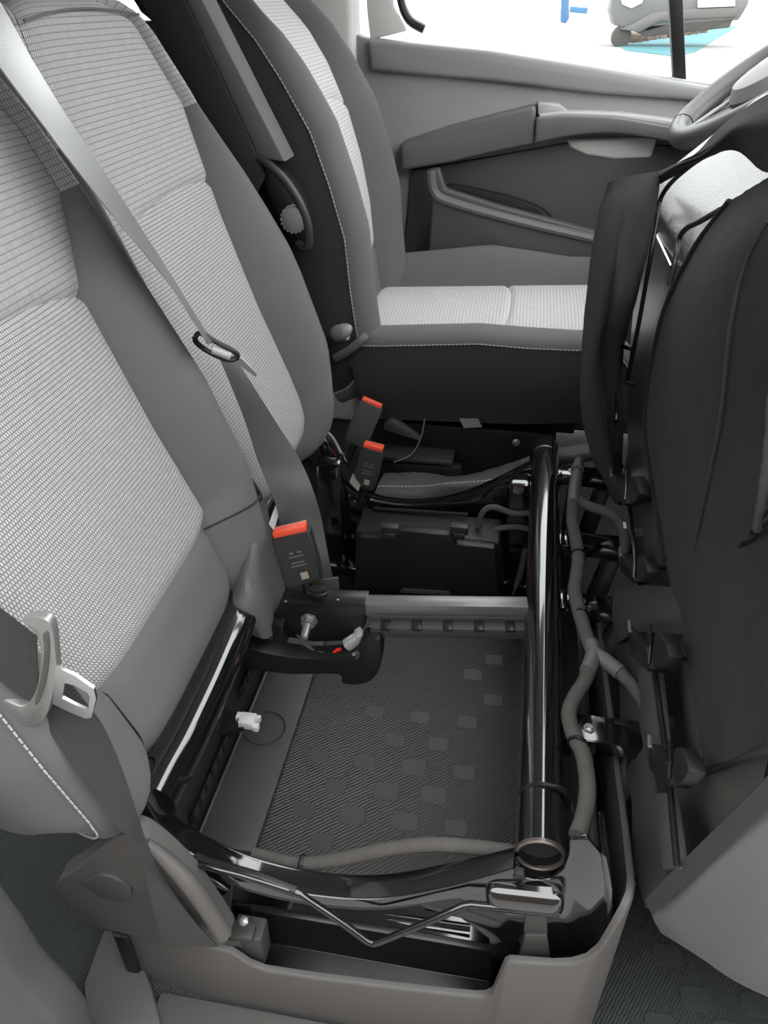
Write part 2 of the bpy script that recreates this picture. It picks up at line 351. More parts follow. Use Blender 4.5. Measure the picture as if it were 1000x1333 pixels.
# ------------------------------------------------------------------ upholstered block (backrest or cushion)
def upholstery(T, org, et, n, yl, yr, sl, sr, ts, tb, tt, ib, A, De, bt, mats, depth=.13, Rt=.055, Rb=.05, prof=.010, crown=0, stitch=None, back=True, ext_b=1.5, ext_t=2.4, low='lower_roll', mid_names=('lower_insert', 'upper_insert'), base=lambda t: 0, AL=1.0, AR=1.0):
    """T thing; org/et/n plane; yl,yr outer edges(t); sl,sr seams(t); ts(x) cross seam; tb,tt ends; ib insert bottom; A bolster height(t); De edge drop; bt bolster top"""
    org, et, n = V(org), V(et), V(n)
    def pos(y, t, d):
        d += base(t)
        if t > tt-Rt:
            f = (t-(tt-Rt))/Rt; a, b = tt-Rt+(Rt+d)*math.sin(f), -Rt+(Rt+d)*math.cos(f)
        elif t < tb+Rb:
            f = (tb+Rb-t)/Rb; a, b = tb+Rb-(Rb+d)*math.sin(f), -Rb+(Rb+d)*math.cos(f)
        else: a, b = t, d
        p = org+et*a+n*b; p.y += y; return p
    def DE(t): return De*(1-.6*min(1, max(0, (t-bt+.05)/.07)))
    t_lo, t_hi = tb+Rb-Rb*ext_b, tt-Rt+Rt*ext_t
    def dins(x, t): 
        g = -.007*math.exp(-((t-ts(x))/.006)**2) - .006*math.exp(-((t-ib)/.007)**2)
        return prof*(1-abs(2*x-1)**6)+g+crown*(1-(2*x-1)**2)
    def grid(name, rows, cols, fn, m, par=T):
        vs, uv, fs = [], [], []
        for i in range(rows+1):
            for j in range(cols+1):
                y, t, d = fn(i/rows, j/cols); vs.append(pos(y, t, d))
                arc = 0 if j == 0 else arc+(vs[-1]-vs[-2]).length
                uv.append((arc, t))
        c = cols+1
        for i in range(rows):
            for j in range(cols): fs.append([i*c+j, i*c+j+1, (i+1)*c+j+1, (i+1)*c+j])
        return mk(name, vs, fs, m, par, uv=uv, angle=60)
    def ins(t0, t1):
        def fn(a, x):
            lo, hi = t0(x), t1(x); t = lo+(hi-lo)*a; y = sl(t)+(sr(t)-sl(t))*x; return y, t, dins(x, t)
        return fn
    grid(mid_names[0], 40, 30, ins(lambda x: ib, ts), mats[0])
    grid(mid_names[1], 44, 30, ins(ts, lambda x: t_hi), mats[1])
    grid(low, 18, 24, ins(lambda x: t_lo, lambda x: ib), mats[2])
    def bol(side, t0, t1):
        def fn(a, q):
            t = t0+(t1-t0)*a; q = 1-(1-q)**1.6
            ys, ye = (sl(t), yl(t)) if side < 0 else (sr(t), yr(t))
            y = ys+(ye-ys)*q; Ah = A(t)*(AL if side < 0 else AR)
            d = Ah*math.sin(min(1, q/.55)*math.pi/2) if q < .55 else Ah-DE(t)*(1-math.sqrt(max(0, 1-((q-.55)/.45)**2)))
            d -= .006*math.exp(-(q/.06)**2)
            return y, t, d
        return fn
    def side(sd):
        def fn(a, q):
            t = t_lo+(t_hi-t_lo)*a; ye = yl(t) if sd < 0 else yr(t); d0 = A(t)*(AL if sd < 0 else AR)-DE(t)
            q2 = q; bulge = .012*math.sin(math.pi*min(1, q2*1.05)); return ye+sd*bulge, t, d0+(-depth-d0)*q2
        return fn
    for sd in (-1, 1):
        grid('bolster', 46, 16, bol(sd, t_lo, bt), mats[2])
        if bt < t_hi-.01: grid('shoulder', 20, 12, bol(sd, bt, t_hi), mats[1])
        grid('side_panel', 50, 8, side(sd), mats[3])
    if back:
        def bk(a, x):
            t = t_lo+(t_hi-t_lo)*a; return yl(t)+(yr(t)-yl(t))*x, t, -depth
        grid('back_panel', 20, 6, bk, mats[3])
    if stitch:
        for sd, o in stitch:
            path = []
            for k in range(120):
                t = t_lo+(bt-t_lo)*k/119; ye = yl(t) if sd < 0 else yr(t)
                path.append(pos(ye+sd*.0015, t, A(t)-DE(t)+o))
            mk('stitching', *g_stitch(path), 'thread', T, kind='stuff')
    return pos
TH = math.radians(21); ET = V((-math.sin(TH), 0, math.cos(TH))); EN = V((math.cos(TH), 0, math.sin(TH)))

# driver's seat ------------------------------------------------------
ds = thing('driver_seat', "grey driver's seat with pale woven centre panels and stitched dark sides", 'seat', (-.1, 1.78, 0))
th2 = math.radians(20); et2 = V((-math.sin(th2), 0, math.cos(th2))); en2 = V((math.cos(th2), 0, math.sin(th2)))
upholstery(ds, (-.375, 0, .48), et2, en2,
    lambda t: tab(t, [(-.1, 1.55), (0, 1.535), (.3, 1.53), (.5, 1.55), (.6, 1.575), (.75, 1.62)]),
    lambda t: tab(t, [(-.1, 2.03), (0, 2.045), (.3, 2.05), (.5, 2.05), (.6, 2.04), (.75, 2.0)]),
    lambda t: tab(t, [(-.1, 1.655), (.3, 1.645), (.45, 1.655), (.52, 1.65), (.56, 1.635), (.60, 1.600), (.75, 1.64)]),
    lambda t: tab(t, [(-.1, 1.925), (.3, 1.935), (.42, 1.935), (.5, 1.96), (.6, 1.985), (.75, 1.96)]),
    lambda x: .405+.03*(1-(2*x-1)**2), -.08, .80, .10,
    lambda t: tab(t, [(-.15, .05), (.0, .065), (.2, .07), (.35, .06), (.5, .05), (.7, .04)]), .045, .86,
    ('mesh_drv', 'mesh_drv', 'plain', 'plain_dark'), depth=.13, stitch=[(-1, .002)], mid_names=('backrest_insert', 'upper_backrest_insert'),
    base=lambda t: tab(t, [(-.1, .02), (0, .04), (.1, .06), (.2, .085), (.3, .10), (.4, .105), (.5, .09), (.57, .07), (.66, .03), (.75, -.01), (.85, -.05)]))
upholstery(ds, (-.36, 0, .475), V((.9985, 0, .055)).normalized(), V((-.055, 0, .9985)).normalized(),
    lambda t: tab(t, [(-.1, 1.55), (.1, 1.53), (.4, 1.525), (.55, 1.54)]),
    lambda t: tab(t, [(-.1, 2.03), (.1, 2.05), (.4, 2.05), (.55, 2.03)]),
    lambda t: tab(t, [(-.1, 1.63), (.55, 1.615)]),
    lambda t: tab(t, [(-.1, 1.95), (.55, 1.97)]),
    lambda x: .345+.015*(1-(2*x-1)**2), -.02, .60, .03,
    lambda t: tab(t, [(-.1, .02), (.05, .035), (.3, .045), (.5, .03)]), .030, .63,
    ('mesh_drv', 'mesh_drv', 'plain', 'plain_dark'), depth=.165, ext_t=1.9, crown=.012, AR=2.0, stitch=[(-1, .002)], low='rear_roll', mid_names=('cushion_insert', 'front_cushion_insert'))
# driver's armrest, folded up beside the backrest
a0, a1 = P(225, -60, Y=1.47), P(342, 212, Y=1.47)
aw = [P(155, -60, Y=1.50), P(225, -60, Y=1.455), P(247, -60, Y=1.50), P(380, 216, Y=1.50), P(362, 222, Y=1.50), P(335, 208, Y=1.455), P(285, 208, Y=1.50)]
arm = mk('armrest', *join(g_prism([P(150, -70, Y=1.44), P(208, -70, Y=1.44), P(336, 206, Y=1.44), P(345, 230, Y=1.44), P(330, 260, Y=1.44), P(300, 250, Y=1.44)], (0, .008, 0), .004)), 'plain_dark', ds)
mk('armrest_pad', *g_prism([P(208, -70, Y=1.445), P(228, -70, Y=1.445), P(372, 212, Y=1.445), P(336, 206, Y=1.445)], (0, .07, 0), .006), 'plain', arm)
mk('hinge_cover', *g_tube(cat([P(338, 206, Y=1.445), P(352, 216, Y=1.44), P(372, 236, Y=1.44), P(392, 268, Y=1.44), P(402, 300, Y=1.44), P(400, 322, Y=1.44), P(388, 318, Y=1.45)]), .008, 10), 'blackpl2', ds)
mk('hinge_plate', *g_prism(cat([P(336, 210, Y=1.47), P(372, 232, Y=1.47), P(398, 280, Y=1.47), P(402, 318, Y=1.47), P(385, 322, Y=1.47), P(355, 270, Y=1.47)], 4), (0, .05, 0), .004), 'blackpl', ds)
kn = P(383, 285, Y=1.445); kp = []
for k in range(18):
    a = 2*math.pi*k/18; kp.append(g_box(kn+V((math.cos(a)*.023, .0, math.sin(a)*.023)), (.004, .022, .004), rot=Matrix.Rotation(-a, 3, 'Y'), bev=.001, seg=1))
mk('adjuster_knob', *join(g_lathe(kn+V((0, -.012, 0)), (0, 1, 0), [(0, .017), (.003, .023), (.024, .023)], 24), *kp), 'trim', ds)
mk('recline_lever', *g_tube(cat([P(433, 436, Y=1.50), P(442, 434, Y=1.49), P(452, 432, Y=1.485), P(457, 434, Y=1.485)], 5), [.012, .014, .016, .017, .018, .018, .018, .018, .018, .018, .017, .016, .014, .012, .01, .006][:16], 12), 'trim', ds)
mk('side_fold', *g_tube(cat([P(437, 466, Y=1.515), P(455, 456, Y=1.505), P(470, 443, Y=1.505), P(476, 438, Y=1.515)], 5), .009, 8), 'plain', ds)
mk('seat_box', *g_box((-.10, 1.79, .14), (.46, .40, .28), bev=.01), 'blackpl', ds)
mk('slide_rail', *g_box((-.08, 1.64, .285), (.50, .05, .03), bev=.004), 'blackpl', ds)
mk('rail_bolt', *g_lathe(P(672, 575, Y=1.56), (0, -1, 0), [(0, .009), (.006, .009), (.008, .006)], 10), 'dull_steel', ds)
mk('tag', *g_prism([P(598, 545, Y=1.52), P(622, 545, Y=1.52), P(628, 556, Y=1.52), P(604, 557, Y=1.52)], (0, .001, 0), 0), 'trim', ds)
mk('wire', *g_tube(cat([P(553, 545, Y=1.50), P(548, 570, Y=1.48), P(535, 592, Y=1.46), P(512, 602, Y=1.44)], 6), .0018, 6), 'lever', ds)

# steering wheel -----------------------------------------------------
al = math.radians(36); wc = V((.455, 1.77, .985))
sw = thing('steering_wheel', 'dark leather steering wheel beside the driver door window', 'steering wheel', wc)
wx, wy, wz = V((math.cos(al), 0, math.sin(al))), V((0, 1, 0)), V((-math.sin(al), 0, math.cos(al)))
RW = .19
def g_torus(c, R, r, ex, ey, ez, a0=0, a1=2*math.pi, n=64, m=12, sq=1.25):
    vs, fs = [], []; closed = abs(a1-a0-2*math.pi) < 1e-6; cnt = n if closed else n+1
    for i in range(cnt):
        a = a0+(a1-a0)*i/n; d = ex*math.cos(a)+ey*math.sin(a)
        for k in range(m):
            b = 2*math.pi*k/m; vs.append(c+d*(R+r*math.cos(b))+ez*(r*sq*math.sin(b)))
    for i in range(n):
        for k in range(m): fs.append([i*m+k, i*m+(k+1) % m, ((i+1) % cnt)*m+(k+1) % m, ((i+1) % cnt)*m+k])
    return vs, fs
mk('rim', *g_torus(wc, RW, .021, wx, wy, wz, sq=1.05), 'wheel_rim', sw)
mk('grip_seam', *g_torus(wc+wx*RW*math.cos(2.7)+wy*RW*math.sin(2.7), .0218, .0009, (wx*math.cos(2.7)+wy*math.sin(2.7)), wz, (wy*math.cos(2.7)-wx*math.sin(2.7)), n=20, m=6), 'seam', sw)
mk('hub', *g_lathe(wc-wz*.05, wz, [(0, .04), (.02, .085), (.05, .09), (.07, .075), (.08, .03)], 32), 'hub', sw)
for a in (math.pi, math.pi*.5, -math.pi*.5):
    d = wx*math.cos(a)+wy*math.sin(a); s = wz.cross(d)
    mk('spoke', *g_prism([wc+d*.07+s*.035-wz*.02, wc+d*.185+s*.02-wz*.008, wc+d*.185-s*.02-wz*.008, wc+d*.07-s*.035-wz*.02], wz*.012, .003), 'blackpl' if a == math.pi else 'hub', sw)
mk('spoke_trim', *g_tube([wc-wx*.08+wy*.028, wc-wx*.17+wy*.016], .004, 8), 'armrest', sw)
mk('column_cover', *g_tube([wc-wz*.05, wc-wz*.2+wx*.05], [.055, .06], 16), 'blackpl2', sw)

# ------------------------------------------------------------------ bench backrests
bn = thing('passenger_seat', 'nearest grey seat backrest with woven mesh panels and wide plain bolster', 'seat', (-.42, .69, .33), 'passenger bench seats')
NB_L = lambda t: tab(t, [(-.12, .445), (-.05, .42), (0, .405), (.1, .395), (.4, .40), (.6, .42), (.75, .47)])
NB_R = lambda t: tab(t, [(-.12, .90), (-.03, .935), (.03, .95), (.1, .958), (.25, .955), (.4, .945), (.52, .93), (.62, .905), (.75, .85)])
nb_pos = upholstery(bn, (-.36, 0, .42), ET, EN, NB_L, NB_R,
    lambda t: tab(t, [(-.12, .52), (.08, .515), (.12, .49), (.2, .47), (.4, .455), (.5, .45), (.55, .44), (.75, .50)]),
    lambda t: tab(t, [(-.12, .80), (.08, .812), (.10, .833), (.235, .828), (.418, .835), (.51, .895), (.525, .905), (.6, .895), (.75, .83)]),
    lambda x: .418+.022*(1-(2*x-1)**2), -.045, .74, .085,
    lambda t: tab(t, [(-.12, .02), (0, .03), (.1, .045), (.25, .05), (.45, .035), (.53, .02), (.7, .015)]), .035, .527,
    ('mesh', 'mesh_up', 'plain', 'plain'), depth=.12, Rb=.06, ext_b=2.2, stitch=[(-1, .004)])
sm = []
for k in range(14):
    q = k/13*.92; t = .083-.035*q; ys = .812+(.955-.812)*q; Ah = .042
    d = (Ah*math.sin(min(1, q/.55)*math.pi/2) if q < .55 else Ah-.035*(1-math.sqrt(max(0, 1-((q-.55)/.45)**2))))
    sm.append(nb_pos(ys, t, d+.0005))
mk('bolster_seam', *g_tube(sm, .0013, 6), 'seam', bn)
bm_ = thing('passenger_seat', 'middle grey seat backrest just behind the diagonal seat belt', 'seat', (-.42, 1.2, .33), 'passenger bench seats')
mb_pos = upholstery(bm_, (-.365, 0, .42), ET, EN,
    lambda t: tab(t, [(-.12, 1.01), (.0, .995), (.1, .978), (.5, .970), (.62, .972), (.70, .99), (.78, 1.06)]),
    lambda t: tab(t, [(-.12, 1.20), (-.05, 1.27), (0, 1.32), (.05, 1.375), (.12, 1.425), (.25, 1.445), (.38, 1.435), (.5, 1.405), (.6, 1.38), (.68, 1.35), (.73, 1.30), (.79, 1.2)]),
    lambda t: tab(t, [(-.12, 1.02), (.0, 1.005), (.1, .99), (.5, .984), (.62, .988), (.70, 1.008), (.79, 1.08)]),
    lambda t: tab(t, [(-.12, 1.15), (-.05, 1.23), (.0, 1.275), (.05, 1.295), (.1, 1.30), (.24, 1.30), (.40, 1.318), (.47, 1.335), (.545, 1.355), (.575, 1.365), (.7, 1.32), (.79, 1.19)]),
    lambda x: .432+.035*math.sin(math.pi*(.15+.6*x)), -.02, .745, -.01,
    lambda t: tab(t, [(-.12, .03), (0, .05), (.1, .065), (.3, .065), (.45, .045), (.57, .02), (.7, .015)]), .040, .57,
    ('mesh', 'mesh_up', 'plain', 'plain'), depth=.12, Rb=.05, ext_b=2.0, stitch=None, AL=.1)
# piping across the top of the middle backrest
mk('top_seam', *g_tube([mb_pos(mb, .70+.012*math.sin(math.pi*(mb-.98)/.36), .016) for mb in [1.0+.032*i for i in range(11)]], .0018, 6), 'plain', bm_)

# ------------------------------------------------------------------ bench frame
fr = thing('bench_seat_frame', 'black gloss tubular bench seat frame, opened, with curved side rails', 'seat frame', (-.13, .92, .02))
XF, ZF = .087, .36
mk('front_tube', *g_pipe((XF-.003, .488, ZF), (XF+.006, 1.375, ZF), .0262, .0228), 'gloss', fr)
mk('tube_lip', *g_pipe((XF-.003, .486, ZF), (XF-.003, .492, ZF), .0266, .0228), 'lip', fr)
mk('bore_shade', *g_lathe((XF-.003, .500, ZF), (0, 1, 0), [(0, .0228), (.003, .0228)], 28), 'seam', fr)  # black disc stands in for the shade inside the open tube end
for v_, in ((1021,), ):
    c = P(703, v_, Z=ZF+.026)
    mk('cable_tie', *g_torus(V((XF, c.y, ZF)), .0275, .0022, V((1, 0, 0)), V((0, 0, 1)), V((0, 1, 0)), n=40, m=8), 'satin', fr)
mk('tube_groove', *g_torus(V((XF+.004, 1.335, ZF)), .0258, .0022, V((1, 0, 0)), V((0, 0, 1)), V((0, 1, 0)), n=40, m=8), 'gloss', fr)
mk('rear_tube', *g_tube(cat([P(198, 1042, Z=.374), P(214, 1010, Z=.376), P(234, 974, Z=.378), P(254, 933, Z=.378), P(275, 888, Z=.378), P(297, 836, Z=.378), P(312, 798, Z=.374), (-.36, .90, .362), (-.395, .98, .345), (-.405, 1.08, .34), (-.405, 1.33, .34)], 8), .0272, 28), 'gloss', fr)
# near side rail: curved top flange, web and front plate
def railpts(l, y): return [P(u, v, Y=y) for u, v in l]
up_n = [(186, 1030), (212, 1068), (252, 1086), (330, 1116), (410, 1137), (490, 1143), (580, 1131), (662, 1110)]
lo_n = [(190, 1046), (216, 1086), (262, 1120), (330, 1150), (410, 1167), (490, 1171), (580, 1156), (668, 1132)]
inner = []; outer = []
lo3 = cat(railpts(lo_n, .462), 6)
flange_w = [.022, .026, .030, .031, .031, .031, .030, .026]
def rail(lo3, y0, wid, thick=.0035):
    vs, fs = [], []
    for i, p in enumerate(lo3):
        s = i/(len(lo3)-1)*(len(wid)-1); k = min(int(s), len(wid)-2); ww = wid[k]+(wid[k+1]-wid[k])*(s-k)
        t = (lo3[min(i+1, len(lo3)-1)]-lo3[max(i-1, 0)]).normalized(); nn = V((-t.z, 0, t.x))
        if nn.z < 0: nn = -nn
        a = p; b = p+V((0, ww, 0)); r = .004
        sec = [a-nn*.020, a-nn*r, a+V((0, r*.3, 0))-nn*r*.3, a+V((0, r, 0)), b-V((0, r, 0)), b-nn*r*.4, b-nn*.012, b-nn*.012-V((0, thick, 0)), b-nn*thick-V((0, thick, 0)), a+V((0, thick, 0))-nn*thick, a+V((0, thick, 0))-nn*.020]
        vs += sec
    m = 11
    for i in range(len(lo3)-1):
        for k in range(m): fs.append([i*m+k, i*m+(k+1) % m, (i+1)*m+(k+1) % m, (i+1)*m+k])
    fs.append(list(range(m))); fs.append([(len(lo3)-1)*m+k for k in range(m)])
    return vs, fs
mk('side_rail', *rail(lo3, .462, flange_w), 'gloss', fr)
web = [(540, 1166), (600, 1152), (664, 1126), (672, 1134), (686, 1144), (703, 1148), (720, 1144), (734, 1132), (741, 1112), (742, 1094), (765, 1092), (788, 1118), (796, 1160), (794, 1240), (778, 1262), (640, 1262), (636, 1222), (600, 1196), (552, 1186)]
pl = mk('front_plate', *g_prism(railpts(web, .468), (0, .006, 0), .002), 'gloss', fr)
mk('plate_flange', *g_prism([P(783, 1112, Y=.462), P(790, 1116, Y=.462), P(798, 1160, Y=.462), P(797, 1242, Y=.462), P(790, 1242, Y=.462), P(790, 1162, Y=.462)], (0, .05, 0), .002), 'gloss', pl)
mk('stamped_boss', *g_box(P(683, 1166, Y=.462), (.082, .03, .040), rot=Matrix.Rotation(-.10, 3, 'Y'), bev=.014, seg=4), 'gloss', pl)
mk('slot', *g_tube(cat([P(571, 1160, Y=.468), P(576, 1166, Y=.467), P(586, 1167, Y=.468)], 5), .0015, 6), 'chrome', pl)
mk('clip', *join(g_box(P(676, 1136, Y=.458), (.010, .008, .008), bev=.001), g_box(P(676, 1141, Y=.456), (.013, .004, .003), bev=.001)), 'blackpl', fr)
mk('leg', *join(g_prism([P(684, 1190, Y=.463), P(711, 1190, Y=.463), P(713, 1216, Y=.463), P(682, 1214, Y=.463)], (0, .02, 0), .001), g_prism([P(684, 1218, Y=.462), P(712, 1218, Y=.462), P(718, 1262, Y=.462), P(674, 1258, Y=.462)], (0, .02, 0), .001)), 'panel', fr)
mk('release_bar', *g_tube([*cat([P(196, 1098, Y=.468), P(230, 1116, Y=.460), P(262, 1126, Y=.452), P(320, 1141, Y=.448), P(392, 1164, Y=.446)], 4), *cat([P(400, 1170, Y=.444), P(440, 1197, Y=.438), P(478, 1225, Y=.434)], 3), *cat([P(486, 1228, Y=.434), P(494, 1226, Y=.434), P(550, 1203, Y=.438), P(604, 1179, Y=.446)], 3), P(612, 1177, Y=.448), P(660, 1182, Y=.45), P(728, 1190, Y=.452)], .0042, 10), 'chrome', fr)
mk('pivot_sleeve', *g_tube(cat([P(225, 1098, Y=.475), P(262, 1120, Y=.462), P(330, 1140, Y=.452), P(385, 1160, Y=.448)], 5), .0062, 10), 'blackpl', fr)
# rear end cap and lower hinge lobe on near side
mk('rear_bracket', *g_prism(railpts([(186, 1040), (214, 1072), (262, 1108), (252, 1134), (300, 1160), (280, 1175), (230, 1130), (205, 1100), (188, 1065)], .485), (0, .012, 0), .003), 'gloss', fr)
# centre cross bar
b0, b1 = V((-.170, .846, .362)), V((.064, .874, .368)); RB = frame_of(b1-b0)
def bx_(dx, dy, dz, sx, sy, sz): return g_box((b0+b1)/2+RB@V((dx, dy, dz)), (sx, sy, sz), rot=RB, bev=.0015)
cb = mk('cross_bar', *bx_(0, 0, 0, .236, .024, .022), 'bar', fr)
mk('cross_bar_bracket', *join(g_prism([(-.298, .832, .362), (-.168, .834, .374), (-.168, .834, .338), (-.18, .834, .30), (-.25, .832, .288), (-.30, .832, .292), (-.31, .832, .33)], (0, .034, 0), .003), g_box((-.30, .842, .305), (.018, .05, .05), bev=.003)), 'satin', fr)
for u, v in ((372, 783), (440, 781), (467, 779), (470, 784)): mk('rivet', *g_lathe(P(u, v, Z=.371), (0, 0, 1), [(0, .0022), (.001, .002)], 8), 'dull_steel', cb)
bp = P(403, 806, Y=.832)
mk('bolt', *join(g_lathe(bp, (0, -1, -.1), [(0, .013), (.004, .013), (.0041, .0105), (.012, .0105)], 6), g_lathe(bp+V((0, -.012, -.001)), (0, -1, -.25), [(0, .006), (.022, .006), (.024, .004)], 12)), 'dull_steel', fr, angle=25)
mk('nut', *g_lathe(P(414, 772, Z=.385), (0, .3, 1), [(0, .016), (.003, .016), (.004, .012), (.008, .012)], 14), 'satin', fr)
ch = mk('cable_channel', *join(bx_(.004, -.024, -.016, .228, .018, .004), bx_(.004, -.032, -.023, .228, .003, .018), bx_(.004, -.015, -.012, .228, .003, .012)), 'panel', fr)
for i in range(5): mk('channel_clip', *bx_(-.088+.045*i, -.026, -.0135, .014, .022, .004), 'satin', ch)
# plastic arm below the cross bar
mk('support_arm', *g_prism(cat([P(304, 852, Y=.79), P(320, 842, Y=.79), P(345, 850, Y=.79), P(400, 858, Y=.80), P(440, 856, Y=.80), P(462, 852, Y=.80), P(470, 836, Y=.80), P(488, 832, Y=.80), P(496, 838, Y=.80), P(494, 872, Y=.80), P(476, 890, Y=.80), P(446, 890, Y=.80), P(440, 878, Y=.80), P(380, 878, Y=.80), P(325, 872, Y=.79)], 3), (0, .03, 0), .003), 'blackpl', fr)
mk('push_pin', *g_lathe(P(462, 853, Y=.795), (0, -.6, .8), [(0, .008), (.003, .008), (.005, .004), (.009, .003)], 10), 'satin', fr)
# far side rail
fl = [(392, 566), (410, 590), (440, 622), (480, 650), (540, 658), (600, 648), (650, 628), (700, 602)]
far3 = cat([P(u, v, Y=1.335) for u, v in fl], 5)
mk('side_rail', *rail(far3, 1.335, [.03]*8), 'gloss', fr)
mk('far_plate', *g_prism([P(392, 568, Y=1.345), P(440, 624, Y=1.345), P(480, 652, Y=1.345), P(540, 660, Y=1.345), P(600, 650, Y=1.345), P(700, 604, Y=1.345), P(720, 640, Y=1.345), P(715, 790, Y=1.345), P(400, 790, Y=1.345), P(370, 640, Y=1.345)], (0, .006, 0), .002), 'gloss', fr)
mk('hinge_arm', *g_prism(cat([P(384, 580, Y=1.30), P(394, 566, Y=1.30), P(410, 565, Y=1.30), P(428, 578, Y=1.30), P(440, 600, Y=1.30), P(456, 622, Y=1.30), P(448, 630, Y=1.30), P(425, 608, Y=1.30), P(400, 594, Y=1.30), P(386, 594, Y=1.30)], 4), (0, .03, 0), .003), 'gloss', fr)
mk('hinge_strap', *g_ribbon([P(399, 556, Y=1.325), P(412, 558, Y=1.325), P(430, 572, Y=1.325), P(443, 594, Y=1.325), P(456, 620, Y=1.325), P(468, 634, Y=1.325)], [V((0, .016, 0))]*6, .003)[:2], 'strap', fr)
bolt(fr, P(421, 633, Y=1.33), (0, -1, .2), .007, .007, 'steel')
for u, v in ((455, 645), (462, 652), (398, 577)): mk('rivet', *g_lathe(P(u, v, Y=1.33), (0, -1, .2), [(0, .0025), (.002, .002)], 8), 'dull_steel', fr)
mk('lower_crossmember', *g_box((-.12, 1.29, .065), (.46, .05, .05), bev=.006), 'gloss', fr)
mk('far_foot', *g_box((.06, 1.30, .18), (.06, .05, .30), bev=.006), 'gloss', fr)
mk('rear_foot', *g_box((-.33, 1.30, .18), (.05, .05, .32), bev=.006), 'gloss', fr)
# hinge brackets reaching forward from the front tube
HB = [(1.285, .03), (1.065, .03), (.905, .03), (.665, .034)]
for i, (y, wd) in enumerate(HB):
    hb = mk('hinge_bracket', *join(g_box((XF+.083, y, .364), (.13, wd+.006, .004), bev=.001), g_box((XF+.083, y-wd/2-.002, .354), (.13, .004, .022), bev=.001), g_box((XF+.030, y, .350), (.014, wd+.012, .034), bev=.003)), 'gloss', fr)
    bolt(hb, (XF+.055, y-.002, .366), (0, 0, 1), .0055, .004, 'dull_steel')
    for k in (-1, 1): mk('weld_bead', *g_lathe((XF+.026, y+k*(wd/2+.001), .362), (1, 0, .8), [(0, .004), (.004, .003)], 8), 'gloss', hb)
    mk('bracket_leg', *g_prism([(XF+.10, y-.012, .335), (XF+.13, y-.012, .335), (XF+.10, y-.012, .10), (XF+.06, y-.012, .10)], (0, .012, 0), .002), 'satin', hb)
mk('torsion_tube', *g_tube([P(318, 1172, Y=.53), P(612, 1214, Y=.53)], .011, 16), 'gloss', fr)
mk('lower_beam', *g_box((-.08, .535, .075), (.50, .05, .07), bev=.008, seg=3), 'gloss', fr)
mk('inner_channel', *join(g_prism([(-.26, .452, .045), (-.26, .51, .045), (-.26, .51, .125), (-.26, .507, .128), (-.26, .500, .125), (-.26, .496, .06), (-.26, .452, .055)], (.315, 0, 0), .001)), 'satin', fr)
lb = P(322, 1222, Y=.46)
lt = mk('latch_bracket', *join(g_box(lb+V((0, .01, -.02)), (.040, .03, .06), bev=.004), g_box(lb+V((-.004, 0, .016)), (.03, .02, .012), bev=.003)), 'panel', fr)
mk('latch_pin', *g_tube([lb+V((-.03, -.006, -.002)), lb+V((-.004, -.006, .004))], .006, 10), 'panel', lt)
mk('latch_screw', *g_lathe(P(318, 1199, Y=.455), (0, -.5, 1), [(0, .006), (.004, .006), (.006, .003)], 6), 'dull_steel', lt)
mk('seat_side_bracket', *g_prism([P(262, 1150, Y=.50), P(302, 1150, Y=.50), P(296, 1212, Y=.50), P(252, 1212, Y=.50)], (0, .01, 0), .002), 'panel', fr)
rl = P(238, 1014, Y=.5)
mk('tab', *g_prism([rl, rl+V((.012, 0, .006)), rl+V((.004, 0, -.012))], (0, .003, 0), .0005), 'satin', fr)

# ------------------------------------------------------------------ storage tray under the bench
tr = thing('storage_tray', 'dark plastic storage tray with ribbed rubber mat below the open frame', 'storage tray', (-.12, .8, 0))
mk('tray_body', *join(g_box((-.13, .84, .045), (.52, .66, .085), bev=.006)), 'blackpl', tr)
mt = mk('rubber_mat', *g_box((-.100, .835, .094), (.372, .62, .012), bev=.003), 'rubber', tr)
for zx, zy, big in [(577,303,0),(685,316,0),(797,327,0),(625,370,0),(728,380,0),(443,407,0),(553,421,0),(670,435,1),(790,447,0),(485,480,0),(605,490,1),(717,500,1),(410,535,0),(524,548,1),(650,562,1),(770,578,0),(453,610,0),(860,180,0),(810,215,0),(858,275,0)]:
    c = P(170+.55*zx, 760+.55*zy, Z=.1); a = .0165+.003*big; b = .013+.002*big; q = .62
    poly = [(a, -b*q), (a, b*q), (a*q*1.3, b), (-a*q*1.3, b), (-a, b*q), (-a, -b*q), (-a*q*1.3, -b), (a*q*1.3, -b)]
    mk('pad', *g_prism([c+V((x, y, -.001)) for x, y in poly], (0, 0, .0018), .0006, 1), 'rubber_pad', mt)
ld = mk('side_lid', *g_prism([(-.372, .585, .10), (-.283, .585, .10), (-.283, 1.10, .10), (-.372, 1.10, .10)], (0, 0, .016), .004), 'panel', tr)
rc = P(350, 948, Z=.117)
mk('round_emboss', *g_torus(rc-V((.008, 0, 0)), .034, .0016, V((1, 0, 0)), V((0, 1, 0)), V((0, 0, 1)), n=48, m=6, sq=.7), 'blackpl2', ld)
rw = mk('rear_wall', *g_prism([(-.385, .56, .11), (-.372, .56, .11), (-.372, .56, .20), (-.365, .56, .30), (-.375, .56, .335), (-.385, .56, .335)], (0, .40, 0), .002), 'blackpl2', tr)
for i in range(7): mk('rib_tooth', *g_prism([(-.372, .585+.024*i, .150), (-.372, .600+.024*i, .150), (-.360, .600+.024*i, .172), (-.360, .585+.024*i, .172)], (0, 0, .02), .001), 'blackpl2', rw)
for i in range(5): mk('rib_tooth', *g_prism([(-.371, .80+.020*i, .172), (-.371, .812+.020*i, .172), (-.358, .812+.020*i, .195), (-.358, .80+.020*i, .195)], (0, 0, .02), .001), 'blackpl2', rw)
mk('wall_lip', *g_tube([(-.365, .575, .125), (-.362, 1.05, .125)], .003, 8), 'panel', rw)
